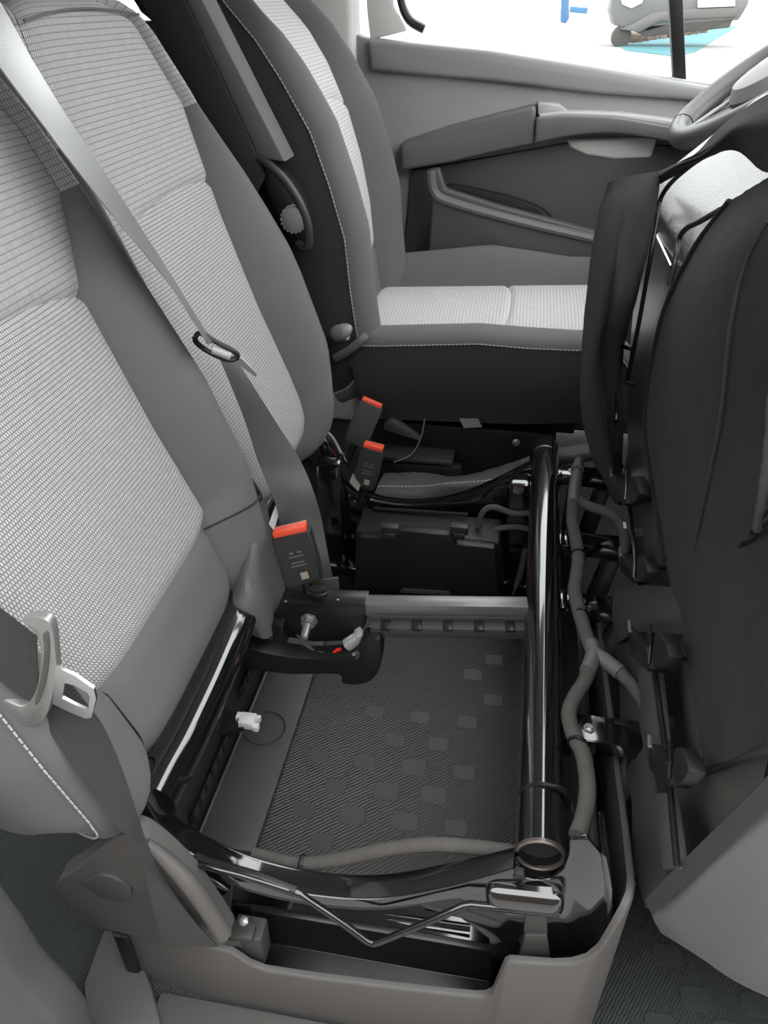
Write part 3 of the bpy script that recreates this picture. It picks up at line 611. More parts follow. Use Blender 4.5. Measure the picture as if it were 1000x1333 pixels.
wcp = P(321, 946, Z=.20)
cr = mk('clip_bracket', *join(g_prism([wcp+V((-.07, .02, .012)), wcp+V((0, .012, 0)), wcp+V((0, -.008, 0)), wcp+V((-.045, -.012, -.03)), wcp+V((-.07, -.01, -.03))], (0, 0, .012), .002)), 'blackpl', tr)
mk('white_clip', *join(g_box(wcp+V((.002, .003, .010)), (.024, .022, .014), bev=.002), g_box(wcp+V((-.012, .008, .010)), (.010, .012, .010), bev=.001), g_box(wcp+V((.017, -.005, .008)), (.009, .010, .010), bev=.001), g_box(wcp+V((.016, .011, .008)), (.007, .007, .010), bev=.001)), 'white', cr)
mk('front_wall', *g_box((.150, .92, .16), (.012, .84, .30), bev=.002), 'blackpl', tr)

# cloth-sleeved cable lying along the near rail
cs = mk('sleeved_cable', *g_tube(cat([P(330, 1112, Y=.515), P(372, 1122, Y=.51), P(400, 1124, Y=.508), P(445, 1118, Y=.508), P(500, 1106, Y=.51), P(560, 1099, Y=.512), P(620, 1103, Y=.512), P(690, 1112, Y=.505)], 6), .0085, 12, wob=.06), 'tape', origin=P(500, 1112, Y=.51))
tag(cs, 'cloth-sleeved cable lying along the near curved side rail', 'cable')
mk('clamp', *join(g_torus(P(393, 1124, Y=.508), .0095, .002, V((0, 1, 0)), V((0, 0, 1)), V((1, 0, 0)), n=20, m=6), g_box(P(394, 1131, Y=.500), (.008, .006, .008), bev=.001)), 'blackpl', cs)

# small connector lead by the cross bar
cn = thing('connector_lead', 'pale grey plug on a thin lead with red wire', 'connector', P(462, 834, Y=.83))
ca, cbq = P(444, 845, Y=.815), P(478, 822, Y=.83)
R_ = frame_of(cbq-ca)
mk('plug_body', *join(g_box((ca+cbq)/2, (.032, .016, .014), rot=R_, bev=.002), g_box(ca+(cbq-ca)*.78, (.012, .02, .018), rot=R_, bev=.002), g_box((ca+cbq)/2+R_@V((-.004, 0, .009)), (.016, .006, .004), rot=R_, bev=.001)), 'grey', cn)
mk('red_wire', *g_tube(cat([ca, ca+V((-.006, 0, -.003)), P(432, 853, Y=.812)], 4), .0026, 8), 'red', cn)
mk('white_wire', *g_tube(cat([cbq, P(484, 816, Y=.835), P(498, 811, Y=.84)], 4), .0024, 8), 'grey', cn)
mk('black_lead', *g_tube(cat([P(432, 853, Y=.812), P(410, 848, Y=.82), P(396, 838, Y=.83), P(388, 826, Y=.835), P(380, 818, Y=.84)], 5), .0035, 8, wob=.2), 'tape', cn)
mk('white_tab', *g_box(P(377, 822, Y=.84), (.010, .006, .006), bev=.001), 'white', cn)

# ------------------------------------------------------------------ grey skirt round the seat base
def g_wall(st, th, inward):
    vs, fs = [], []
    for (x, y, zb, zt), (ix, iy) in zip(st, inward):
        r = .004
        vs += [V((x, y, zb)), V((x, y, zt-r)), V((x+ix*r*.4, y+iy*r*.4, zt-r*.3)), V((x+ix*r, y+iy*r, zt)), V((x+ix*th, y+iy*th, zt)), V((x+ix*th, y+iy*th, zb))]
    for i in range(len(st)-1):
        for k in range(6): fs.append([i*6+k, i*6+(k+1) % 6, (i+1)*6+(k+1) % 6, (i+1)*6+k])
    fs.append(list(range(6))); fs.append([(len(st)-1)*6+k for k in range(6)])
    return vs, fs
top = [(-.44, .10), (-.41, .128), (-.386, .136), (-.30, .139), (-.265, .134), (-.245, .112), (-.225, .103), (-.16, .107), (-.074, .117), (0, .127), (.035, .133), (.046, .138), (.053, .150), (.057, .185), (.061, .220), (.066, .227), (.09, .231), (.112, .235), (.130, .243)]
st = [(x, .44-.02*max(0, -(x+.36)/.08)*-1 if x < -.36 else .44, 0, z) for x, z in top]
st += [(.145, .441, 0, .255), (.156, .444, 0, .275), (.165, .449, 0, .31), (.173, .456, 0, .335), (.180, .468, 0, .345), (.184, .485, 0, .345), (.186, .55, 0, .335), (.186, .70, 0, .32), (.186, .95, 0, .30)]
inw = [(0, 1)]*len(top)+[(-.1, 1), (-.2, .95), (-.4, .9), (-.6, .8), (-.85, .5), (-1, .2), (-1, 0), (-1, 0), (-1, 0)]
sk = mk('seat_base_skirt', *g_wall(st, .009, inw), 'skirt', origin=(-.1, .44, 0), angle=50)
tag(sk, 'grey grained plastic skirt round the foot of the bench', 'trim panel')
mk('end_seam', *g_box((-.418, .452, .06), (.02, .012, .10), bev=.004), 'blackpl', sk)
fm = struct(mk('trim_5', *join(g_prism([P(138, 1218, Z=.0), P(176, 1222, Z=.0), P(200, 1292, Z=.0), P(215, 1345, Z=.0), P(120, 1345, Z=.0), P(112, 1290, Z=0)], (0, 0, .02), .006), g_box((-.0, .40, .004), (.75, .07, .012), bev=.004)), 'skirt'))

# ------------------------------------------------------------------ moulded hinge cover, near side
hc = thing('hinge_cover', 'moulded grey plastic hinge cover below the nearest backrest', 'cover', (-.36, .45, .05))
mk('cover_shell', *g_prism(cat([P(148, 1090, Y=.428), P(172, 1088, Y=.428), P(200, 1104, Y=.428), P(246, 1148, Y=.428), P(290, 1210, Y=.428), P(296, 1226, Y=.428), P(278, 1234, Y=.428), P(212, 1226, Y=.428), P(116, 1202, Y=.428), P(72, 1156, Y=.428), P(104, 1128, Y=.428)], 4), (0, .026, 0), .009, 3), 'skirt', hc)
mk('finger_recess', *g_prism(cat([P(106, 1152, Y=.424), P(130, 1140, Y=.424), P(160, 1150, Y=.424), P(172, 1164, Y=.424), P(160, 1174, Y=.424), P(130, 1170, Y=.424)], 4), (0, .01, 0), .003, 2), 'door_dark', hc)
mk('rolled_edge', *g_tube(cat([P(190, 1098, Y=.425), P(215, 1118, Y=.424), P(246, 1150, Y=.42), P(275, 1190, Y=.418), P(291, 1216, Y=.416)], 5), [.006+.004*min(1, i/10) for i in range(21)], 12), 'skirt', hc)
# grey fabric flap below the inboard bolster
fp = g_patch([[P(312, 690, X=-.40), P(332, 672, X=-.352), P(346, 650, X=-.350)],
              [P(292, 770, X=-.385), P(325, 745, X=-.330), P(360, 722, X=-.336)],
              [P(290, 798, X=-.36), P(332, 790, X=-.315), P(372, 775, X=-.320)],
              [P(318, 822, X=-.345), P(345, 832, X=-.310), P(362, 820, X=-.312)]], 6, 6, .006)
mk('base_flap', fp[0], fp[1], 'plain', bn)

# ------------------------------------------------------------------ plastic box beyond the cross bar
fb = thing('fuse_box', 'black lidded plastic box on floor beyond the cross bar', 'box', (-.12, 1.24, 0))
mk('box_body', *g_prism([P(462, 690, Y=1.225), P(652, 706, Y=1.225), P(656, 786, Y=1.225), P(462, 772, Y=1.225)], (0, .085, 0), .008, 3), 'blackpl', fb)
lid = mk('lid', *g_prism([P(468, 699, Y=1.20), P(518, 703, Y=1.20), P(521, 691, Y=1.20), P(588, 697, Y=1.20), P(594, 709, Y=1.20), P(644, 714, Y=1.20), P(650, 782, Y=1.20), P(466, 767, Y=1.20)], (0, .025, 0), .003), 'blackpl', fb)
mk('lid_recess', *g_prism([P(524, 766, Y=1.198), P(584, 770, Y=1.198), P(588, 776, Y=1.198), P(520, 772, Y=1.198)], (0, .006, 0), .001), 'panel', lid)
for u in (508, 598): mk('hinge_knuckle', *join(g_box(P(u, 688, Y=1.21), (.035, .02, .018), bev=.003), g_box(P(u, 697, Y=1.20), (.022, .012, .012), bev=.002)), 'blackpl2', fb)
for v in (662, 675): mk('rail_strip', *g_tube([P(487, v, Y=1.30), P(609, v+8, Y=1.30)], .004, 8), 'satin', fb)
for k, pts in enumerate([[(622, 705), (626, 672), (640, 660), (668, 668), (690, 668)], [(634, 706), (645, 690), (672, 686), (700, 692)], [(684, 716), (678, 745), (668, 772)]]):
    c_ = mk('loom', *g_tube(cat([P(u, v, Y=1.27) for u, v in pts], 5), .006, 8, wob=.1), 'tape', fb)

# ------------------------------------------------------------------ handbrake
hk = thing('handbrake_lever', 'handbrake lever with stitched grey gaiter beside driver seat', 'handbrake', (-.05, 1.43, 0))
gp = g_patch([[P(500, 616, Y=1.47), P(545, 615, Y=1.47), P(595, 620, Y=1.47), P(640, 610, Y=1.47), P(695, 592, Y=1.46)],
              [P(492, 632, Y=1.42), P(545, 632, Y=1.415), P(585, 628, Y=1.405), P(645, 622, Y=1.415), P(697, 598, Y=1.42)],
              [P(486, 652, Y=1.40), P(545, 652, Y=1.395), P(598, 652, Y=1.40), P(655, 640, Y=1.40), P(700, 616, Y=1.41)],
              [P(486, 690, Y=1.40), P(545, 690, Y=1.40), P(600, 690, Y=1.40), P(655, 680, Y=1.40), P(700, 650, Y=1.41)]], 8, 6, .003, .003)
mk('gaiter', gp[0], gp[1], 'gaiter', hk)
mk('gaiter_stitching', *g_stitch(cat([P(494, 633, Y=1.412), P(545, 633, Y=1.407), P(585, 629, Y=1.397), P(645, 623, Y=1.407), P(695, 600, Y=1.412)], 8)), 'thread', hk, kind='stuff')
mk('lever', *g_tube(cat([P(680, 606, Y=1.43), P(720, 596, Y=1.43), P(770, 588, Y=1.43), P(800, 582, Y=1.43)], 5), [.014, .015, .016, .017, .018]+[.019]*11, 14), 'lever', hk)
mk('lever_base', *g_box((-.08, 1.46, .10), (.30, .08, .20), bev=.02, seg=3), 'blackpl', hk)
ct = thing('floor_console', 'low dark plastic console tray between bench and driver seat', 'console', (-.12, 1.50, 0))
mk('console_body', *g_prism([P(490, 602, Y=1.49), P(600, 608, Y=1.49), P(604, 640, Y=1.49), P(480, 640, Y=1.49)], (0, .02, 0), .004), 'blackpl', ct)
mk('console_lip', *g_prism(cat([P(500, 552, Y=1.51), P(512, 548, Y=1.51), P(540, 566, Y=1.51), P(545, 574, Y=1.51), P(500, 560, Y=1.51)], 3), (0, .02, 0), .003), 'panel', ct)
mk('console_ledge', *g_box(P(545, 592, Y=1.50), (.16, .06, .012), bev=.004), 'blackpl2', ct)
mk('console_base', *g_box((-.13, 1.52, .06), (.26, .07, .12), bev=.01), 'blackpl', ct)

# ------------------------------------------------------------------ seat buckles and belts
def g_ring(outer, inner, ext, bev=0):
    n = len(outer); e = V(ext); vs = [V(p) for p in outer]+[V(p) for p in inner]+[V(p)+e for p in outer]+[V(p)+e for p in inner]; fs = []
    for i in range(n):
        j = (i+1) % n
        fs += [[i, j, n+j, n+i], [2*n+i, 3*n+i, 3*n+j, 2*n+j], [i, 2*n+i, 2*n+j, j], [n+i, n+j, 3*n+j, 3*n+i]]
    return vs, fs
def buckle(label, top, bot, Y, yb, wid, dep, right, slot=False, prints=True, tilt=0):
    T_, B_ = P(*top, Y=Y), P(*bot, Y=yb); z = (T_-B_).normalized()
    x = (P(top[0]+right[0], top[1]+right[1], Y=Y+tilt)-T_); x = (x-z*x.dot(z)).normalized(); y = z.cross(x)   # y points away from the camera
    L = (T_-B_).length; R = Matrix((x, y, z)).transposed()
    b = thing('seat_buckle', label, 'seat belt buckle', B_, 'seat belt buckles')
    def loc(p): return B_+R@V(p)
    w0, w1, d0, d1 = wid*.46, wid*.5, dep*.42, dep*.5
    bm = bmesh.new(); vs = []
    for zz, ww, dd in ((0, w0, d0), (L*.3, w1, d1), (L-.004, w1, d1)):
        vs.append([bm.verts.new(loc((sx*ww, sy*dd, zz))) for sx, sy in ((-1, -1), (1, -1), (1, 1), (-1, 1))])
    bm.faces.new(vs[0]); bm.faces.new(vs[-1])
    for a, c in zip(vs, vs[1:]):
        for k in range(4): bm.faces.new((a[k], a[(k+1) % 4], c[(k+1) % 4], c[k]))
    bmesh.ops.recalc_face_normals(bm, faces=bm.faces)
    bmesh.ops.bevel(bm, geom=list(bm.edges), offset=.003, segments=3, affect='EDGES')
    hs = from_bm('housing', bm, 'blackpl2', b)
    bt = mk('release_button', *g_box(loc((0, -dep*.04, L-.001)), (wid*.86, dep*.80, .010), rot=R, bev=.002), 'orange', b)
    if slot: mk('tongue_slot', *g_box(loc((.002, dep*.12, L+.0035)), (wid*.62, dep*.22, .002), rot=R, bev=.0005), 'seam', bt)
    else: mk('tongue_slot', *g_box(loc((0, dep*.44, L-.001)), (wid*.8, dep*.10, .008), rot=R, bev=.0005), 'grey', hs)
    if prints:
        for k, (xx, ww) in enumerate(((-.006, .006), (.006, .006), (0, .022), (0, .020), (0, .022))):
            zz = L*(.62, .62, .55, .44, .38)[k]
            mk('print', *g_box(loc((xx, -d1-.0002, zz)), (ww, .0004, .0022 if k < 2 else .0014), rot=R, bev=0), 'print', hs)
        mk('sticker', *g_box(loc((.004, -d1-.0002+.0006, L*.18)), (.011, .0008, .011), rot=R, bev=0), 'print2', hs)
    mk('stalk', *g_tube([loc((0, 0, .004)), loc((0, 0, -.05))], .008, 8), 'satin', b)
    return b
buckle('black buckle with red-orange button, nearest, beside the cross bar', (378, 688), (398, 757), .885, .865, .058, .032, (50, -6), tilt=.012)
buckle('black buckle with red-orange button standing lower behind the far rail', (487, 580), (474, 634), 1.37, 1.345, .048, .034, (1, .28))
buckle('topmost black buckle with open slot against the driver seat side', (485, 523), (462, 578), 1.46, 1.42, .052, .040, (1, .40), slot=True, prints=False)

def rib(name, edges, m, parent, th=.0014):
    c, h = [], []
    for e in edges:
        L, R_ = e; c.append((L+R_)/2); h.append((R_-L)/2)
    vs, fs, uv = g_ribbon(c, h, th); return mk(name, vs, fs, m, parent, uv=uv, angle=60)
BO = V((-.36, 0, .42))
def Q(u, v, off): return PP(u, v, BO+EN*off, EN)
mb = thing('seat_belt', 'belt slanting down between the near and middle backrests', 'seat belt', (-.28, .93, .36), 'seat belts')
rib('webbing', [(V((-.86, .77, 1.49)), V((-.86, .815, 1.49))), (V((-.74, .80, 1.32)), V((-.74, .845, 1.32))), (Q(-110, -60, .05), Q(-50, -70, .05)), (Q(-52, 10, .055), Q(-2, 0, .05)), (Q(0, 88, .06), Q(45, 84, .05)), (Q(55, 162, .07), Q(92, 160, .05)), (Q(87, 205, .075), Q(120, 200, .05)), (Q(159, 296, .085), Q(185, 300, .05)), (Q(219, 368, .085), Q(226, 364, .05)), (Q(258, 428, .085), Q(266, 428, .055)), (Q(270, 448, .085), Q(284, 446, .06))], 'web_lt', mb)
rib('lower_webbing', [(P(278, 452, Y=.955), P(296, 452, Y=.985)), (P(290, 475, Y=.955), P(310, 472, Y=.99)), (P(320, 550, Y=.955), P(358, 548, Y=1.0)), (P(337, 602, Y=.945), P(392, 602, Y=.995)), (P(360, 660, Y=.93), P(414, 658, Y=.97)), (P(372, 720, Y=.92), P(426, 716, Y=.95)), (P(386, 776, Y=.905), P(437, 772, Y=.93))], 'web_lt', mb)
tg = cat([P(254, 438, Y=.94), P(262, 434, Y=.945), P(285, 447, Y=.95), P(306, 458, Y=.955), P(308, 466, Y=.955), P(296, 468, Y=.95), P(272, 458, Y=.945), P(256, 446, Y=.94), P(254, 438, Y=.94)], 5)
mk('tongue_ring', *g_tube(tg, .0038, 8), 'blackpl', mb)
mk('tongue_sleeve', *g_tube([P(276, 455, Y=.943), P(300, 464, Y=.95)], .006, 10), 'armrest', mb)
mk('tongue_blade', *g_prism([P(306, 463, Y=.955), P(314, 466, Y=.96), P(334, 486, Y=.97), P(333, 491, Y=.97), P(310, 474, Y=.955)], (0, .002, 0), 0), 'dull_steel', mb)
mk('white_label', *g_prism([P(350, 682, Y=.93), P(359, 657, Y=.94), P(364, 664, Y=.94), P(356, 690, Y=.93)], (.001, .001, 0), 0), 'white', mb)
mk('anchor_plate', *g_prism([P(392, 760, Y=.90), P(440, 752, Y=.90), P(442, 776, Y=.90), P(398, 780, Y=.90)], (0, .004, 0), .001), 'tape', mb)
nbt = thing('seat_belt', 'dark belt with large metal tongue hanging before the nearest backrest', 'seat belt', (-.30, .42, .12), 'seat belts')
rib('upper_webbing', [(V((-.68, .355, 1.48)), V((-.635, .355, 1.48))), (V((-.56, .365, 1.02)), V((-.515, .37, 1.03))), (P(-90, 840, Y=.40), P(-80, 735, Y=.41)), (P(-20, 872, Y=.40), P(-15, 780, Y=.41)), (P(25, 905, Y=.40), P(22, 808, Y=.41)), (P(50, 918, Y=.40), P(48, 828, Y=.41))], 'web', nbt)
rib('webbing', [(P(40, 925, Y=.415), P(60, 845, Y=.42)), (P(56, 940, Y=.41), P(112, 915, Y=.42)), (P(78, 972, Y=.405), P(134, 945, Y=.42)), (P(112, 1020, Y=.40), P(157, 995, Y=.42)), (P(150, 1072, Y=.40), P(177, 1055, Y=.42)), (P(176, 1100, Y=.40), P(192, 1100, Y=.42)), (P(188, 1135, Y=.402), P(218, 1150, Y=.418)), (P(200, 1185, Y=.408), P(250, 1195, Y=.416)), (P(212, 1228, Y=.412), P(284, 1232, Y=.414))], 'web', nbt)
def pc(l, y, n=4): return cat([P(u, v, Y=y) for u, v in l]+[P(*l[0], Y=y)], n)[:-1]
o_ = pc([(26, 808), (46, 803), (66, 814), (72, 850), (73, 880), (66, 915), (54, 940), (32, 946), (8, 930), (4, 912), (30, 920), (46, 900), (52, 860), (48, 830)], .398)
tp = mk('tongue_body', *g_prism(o_, (0, .009, 0), .0025, 2), 'dull_steel', nbt)
mk('slot_groove', *g_prism(pc([(55, 826), (62, 824), (64, 850), (60, 885), (50, 915), (45, 914), (53, 880), (57, 850)], .3965), (0, .006, 0), .001), 'tape', tp)
ob = [P(72, 868, Y=.398), P(98, 880, Y=.398), P(122, 897, Y=.398), P(125, 910, Y=.398), P(119, 934, Y=.398), P(112, 936, Y=.398), P(88, 926, Y=.398), P(68, 916, Y=.398)]
ib_ = [P(84, 889, Y=.398), P(98, 893, Y=.398), P(114, 902, Y=.398), P(117, 908, Y=.398), P(115, 922, Y=.398), P(112, 924, Y=.398), P(96, 917, Y=.398), P(81, 909, Y=.398)]
mk('tongue_blade', *g_ring(ob, ib_, (0, .003, 0)), 'steel', nbt)

# ------------------------------------------------------------------ flipped-up bench cushion
cu = thing('seat_cushion', 'flipped-up bench cushion showing black felt cover and moulded underside', 'seat cushion', (.28, .9, .25))
YS = [1.43, 1.38, 1.33, 1.1, .9, .7, .52, .46]
ROW = [(1.00, .38), (.985, .335), (.955, .302), (.93, .276), (.86, .205), (.82, .198), (.66, .208), (.52, .222), (.44, .236), (.38, .246), (.31, .25), (.27, .275)]
pp_ = g_patch([[V((x+(.04 if y > 1.4 else .010 if y > 1.35 else .0)+(.03 if y < .5 else 0), y, z)) for y in YS] for z, x in ROW], 5, 5, .01)
mk('underside_pan', pp_[0], pp_[1], 'pan', cu)
mk('foam_block', *g_box((.405, .895, .585), (.26, .90, .68), bev=.06, seg=5), 'plain_dark', cu)
def grid3(rows): return [[P(u, v, X=x) for u, v, x in r] for r in rows]
nf = g_patch(grid3([[(950, 262, .205), (980, 243, .20), (1015, 222, .20), (1090, 180, .21)],
    [(900, 330, .19), (945, 315, .175), (1000, 298, .18), (1090, 270, .20)],
    [(860, 420, .185), (912, 430, .170), (980, 425, .178), (1090, 410, .20)],
    [(840, 540, .19), (898, 545, .178), (965, 545, .185), (1090, 545, .21)],
    [(848, 620, .20), (895, 650, .19), (960, 655, .19), (1090, 660, .21)],
    [(866, 730, .206), (905, 740, .198), (960, 745, .195), (1090, 750, .21)],
    [(893, 850, .212), (930, 850, .205), (980, 845, .20), (1090, 830, .21)],
    [(916, 998, .214), (950, 988, .210), (1000, 964, .206), (1090, 925, .21)]]), 7, 6, .005, .001)
ff = mk('felt_cover', nf[0], nf[1], 'felt', cu)
mk('cover_seam', *g_tube(cat([P(1000, 288, X=.176), P(970, 345, X=.173), P(950, 430, X=.170), P(937, 550, X=.178), P(915, 660, X=.186), P(905, 730, X=.199), P(925, 790, X=.206)], 6), .0016, 6), 'seam', ff)
mk('cover_hem', *g_tube(cat([P(950, 262, X=.203), P(900, 330, X=.188), P(860, 420, X=.183), P(840, 540, X=.188), P(848, 620, X=.198), P(866, 730, X=.204)], 6), .0035, 8), 'felt', ff)
mk('edge_channel', *g_prism([P(906, 992, X=.218), P(1010, 945, X=.205), P(1090, 905, X=.205), P(1090, 930, X=.205), P(1010, 968, X=.205), P(908, 1008, X=.218)], (.012, 0, 0), .002), 'blackpl2', cu)
fk = g_patch(grid3([[(792, 238, .128), (812, 231, .14), (835, 226, .16), (862, 222, .19)],
    [(776, 290, .122), (800, 285, .125), (825, 285, .145), (852, 285, .178)],
    [(764, 380, .121), (790, 380, .118), (810, 380, .14), (832, 378, .18)],
    [(756, 470, .130), (770, 470, .124), (788, 468, .14), (811, 464, .185)],
    [(757, 540, .150), (770, 545, .144), (790, 545, .155), (812, 548, .195)],
    [(776, 610, .190), (788, 612, .188), (798, 615, .19), (810, 620, .21)],
    [(800, 655, .225), (806, 655, .225), (812, 655, .225), (818, 655, .23)]]), 6, 6, .005, .001)
mk('felt_side_flap', fk[0], fk[1], 'felt', cu)
hd = g_patch(grid3([[(850, 226, .19), (880, 213, .195), (905, 200, .20), (945, 159, .205), (1000, 122, .21), (1090, 72, .21)],
    [(855, 231, .185), (884, 214, .185), (915, 202, .19), (955, 172, .19), (1010, 160, .19), (1090, 140, .19)],
    [(860, 240, .195), (890, 222, .20), (920, 206, .21), (958, 196, .215), (1002, 226, .21), (1090, 200, .20)]]), 6, 6, .005, .001)
mk('felt_hood', hd[0], hd[1], 'felt', cu)
mk('hood_back', *g_prism([(.33, .46, .90), (.50, .46, .90), (.50, .46, .94), (.34, .46, .95)], (0, .70, 0), .01, 3), 'felt', cu)
mk('knit_edge', *g_tube(cat([P(1012, 440, X=.172), P(1006, 520, X=.174), P(1000, 590, X=.178), P(992, 650, X=.182), P(986, 690, X=.188)], 8), .0034, 10, wob=.3), 'felt_hem', cu)
# spring wires on the underside
def wire(pts, m='satin', r=.0032): return mk('spring_wire', *g_tube(cat([P(u, v, X=x) for u, v, x in pts], 6), r, 8), m, cu)
wire([(936, 192, .225), (900, 215, .205), (872, 240, .195), (859, 262, .19), (855, 290, .187), (846, 340, .184), (832, 420, .184), (820, 480, .186), (818, 496, .188), (825, 502, .195)])
wire([(938, 273, .20), (912, 288, .195), (893, 298, .19), (884, 312, .188), (880, 335, .185), (872, 372, .183)])
wire([(854, 305, .195), (862, 322, .195), (874, 348, .19)], 'steel', .003)
wire([(797, 446, .17), (808, 450, .175), (820, 454, .18)])
wire([(793, 470, .165), (799, 500, .168), (803, 545, .172), (790, 562, .17), (800, 585, .18), (810, 608, .20)])
# lower edge: felt strips, clamping channel and near bolster
lc = g_patch(grid3([[(797, 786, .195), (830, 782, .21), (862, 788, .235), (900, 800, .25)],
    [(806, 880, .195), (832, 880, .205), (862, 880, .232), (905, 880, .25)],
    [(808, 965, .195), (838, 965, .205), (868, 965, .232), (910, 965, .25)],
    [(822, 1041, .192), (852, 1040, .205), (884, 1040, .232), (935, 1040, .25)],
    [(824, 1115, .192), (858, 1112, .205), (892, 1112, .230), (950, 1098, .25)],
    [(840, 1182, .196), (866, 1170, .203), (900, 1142, .22), (960, 1092, .24)]]), 6, 6, .004, .001)
mk('lower_felt', lc[0], lc[1], 'felt_hem', cu)
tb_ = g_patch(grid3([[(799, 768, .19), (840, 762, .195), (888, 766, .215)], [(797, 800, .185), (845, 800, .19), (893, 802, .212)], [(802, 838, .19), (830, 824, .192), (889, 826, .215)]]), 6, 5, .004)
mk('cover_tab', tb_[0], tb_[1], 'felt_hem', cu)
mk('clamp_channel', *g_prism([P(829, 868, X=.198), P(850, 868, X=.198), P(862, 986, X=.198), P(840, 986, X=.198)], (.012, 0, 0), .002), 'lever', cu)
mk('clamp_channel', *g_prism([P(850, 1032, X=.198), P(868, 1032, X=.198), P(881, 1130, X=.198), P(862, 1134, X=.198)], (.012, 0, 0), .002), 'lever', cu)
mk('cover_rod', *g_tube([P(816, 625, X=.212), P(828, 735, X=.205), P(849, 850, X=.196), P(870, 1000, X=.196), P(882, 1128, X=.196)], .0035, 8), 'satin', cu)
for pts in ([(836, 862, .19), (880, 856, .20), (895, 860, .215)], [(806, 656, .20), (830, 655, .21), (852, 648, .22)], [(836, 742, .20), (868, 738, .22)], [(890, 1002, .20), (918, 1003, .215)], [(957, 722, .20), (985, 690, .19), (1010, 660, .19)]): wire(pts, 'chrome', .003)
def clamp(u, v, s):
    f = [(-30, -30), (-25, -34), (-6, -10), (0, 22), (-5, 25), (-28, 2)]; g = [(6, -28), (12, -30), (22, -12), (25, 4), (16, 20), (6, 22), (3, 0)]
    c = mk('hinge_clamp', *join(g_prism([P(u+a*s, v+b*s, X=.186) for a, b in f], (.02, 0, 0), .002), g_prism([P(u+a*s, v+b*s, X=.180) for a, b in g], (.016, 0, 0), .003)), 'blackpl', cu)
    mk('spring_clip', *g_tube([P(u+0*s, v-38*s, X=.182), P(u+1*s, v-8*s, X=.180), P(u-1*s, v+14*s, X=.180)], .0024, 8), 'satin', c)
    mk('clip_tip', *g_tube([P(u-28*s, v-44*s, X=.186), P(u-27*s, v-30*s, X=.184)], .0022, 6), 'dull_steel', c)
clamp(846, 850, .95); clamp(872, 1000, .95); clamp(826, 742, .66); clamp(815, 640, .7)
nr_ = [[P(u, v, Y=y) for u, v, y in r] for r in [
    [(848, 1186, .475), (880, 1156, .455), (922, 1116, .437), (1000, 1044, .425), (1100, 950, .425)],
    [(850, 1194, .478), (886, 1184, .45), (935, 1160, .425), (1000, 1125, .41), (1100, 1080, .41)],
    [(854, 1203, .484), (894, 1212, .46), (942, 1215, .435), (1000, 1210, .42), (1100, 1200, .42)],
    [(864, 1214, .50), (906, 1242, .48), (950, 1273, .46), (1000, 1298, .45), (1100, 1340, .45)]]]
nr_.append([p+V((.004, .05, -.004)) for p in nr_[3]]); nr_.append([p+V((.02, .16, .05)) for p in nr_[3]])
for r_ in nr_: r_ += [V((.50, r_[-1].y+.01, r_[-1].z+.02)), V((.56, r_[-1].y+.10, r_[-1].z+.04))]
ns = g_patch(nr_, 8, 7, .006)
mk('near_bolster', ns[0], ns[1], 'plain', cu)
mk('hem_tape', *g_ribbon([P(846, 1180, Y=.468), P(874, 1152, Y=.450), P(926, 1102, Y=.432), P(1000, 1030, Y=.42), P(1100, 935, Y=.42)], [V((-.005, .003, .0085))]*5, .004)[:2], 'felt_hem', cu)

# ------------------------------------------------------------------ wiring harness along the front tube
wh = thing('wiring_harness', 'cloth-taped wiring harness running beside the front tube', 'wiring harness', (.12, .9, .33))
def hz(l, z=.382, r=.0095, name='trunk', n=6): return mk(name, *g_tube(cat([P(u, v, Z=z) for u, v in l], n), r, 12, wob=.05), 'tape', wh)
hz([(753, 604), (749, 625), (747, 645), (745, 675), (749, 700), (753, 724), (751, 748), (748, 768), (752, 788), (756, 803), (763, 826), (772, 848)], r=.0100)
hz([(772, 848), (769, 866), (761, 887), (748, 908), (741, 927), (743, 945), (750, 963), (759, 982), (763, 1002), (765, 1022), (764, 1042), (760, 1064), (752, 1088)], r=.0095)
hz([(772, 848), (784, 857), (798, 867), (812, 880), (824, 893), (835, 908), (846, 922), (866, 937), (892, 950)], r=.0088, name='branch')
hz([(746, 640), (756, 653), (770, 660), (783, 664), (797, 670), (808, 682), (814, 706), (812, 724), (818, 742)], r=.0085, name='branch')
hz([(808, 690), (826, 694), (850, 692)], r=.008, name='branch')
mk('tape_joint', *g_tube(cat([P(770, 838, Z=.383), P(774, 850, Z=.383), P(790, 861, Z=.383), P(808, 876, Z=.383)], 5), .0103, 12), 'tape_smooth', wh)
mk('tape_joint', *g_tube(cat([P(773, 850, Z=.383), P(770, 862, Z=.383), P(765, 874, Z=.383)], 5), .0106, 12), 'tape_smooth', wh)
mk('tape_joint', *g_tube(cat([P(751, 618, Z=.383), P(748, 640, Z=.383), P(747, 656, Z=.383)], 5), .0112, 12), 'tape_smooth', wh)
for u, v, z, m, ax in ((753, 722, .382, 'satin', (0, 1)), (758, 800, .382, 'satin', (.1, 1)), (752, 968, .382, 'satin', (.2, 1)), (842, 912, .382, 'white', (.7, -.7)), (812, 689, .382, 'white', (1, 0)), (752, 610, .382, 'steel', (0, 1))):
    c = P(u, v, Z=z); a = V((ax[0], ax[1], 0)).normalized()
    mk('cable_tie', *g_torus(c, .0108, .0016, a.cross(V((0, 0, 1))), V((0, 0, 1)), a, n=24, m=6, sq=1.6), m, wh)
mk('end_cap', *g_tube([P(752, 612, Z=.384), P(754, 600, Z=.384)], [.011, .009], 12), 'tape_smooth', wh)
mk('tie_strap', *g_tube(cat([P(706, 1021, Z=.388), P(732, 1026, Z=.384), P(742, 1042, Z=.36), P(748, 1062, Z=.35)], 5), .0024, 8), 'blackpl', wh)

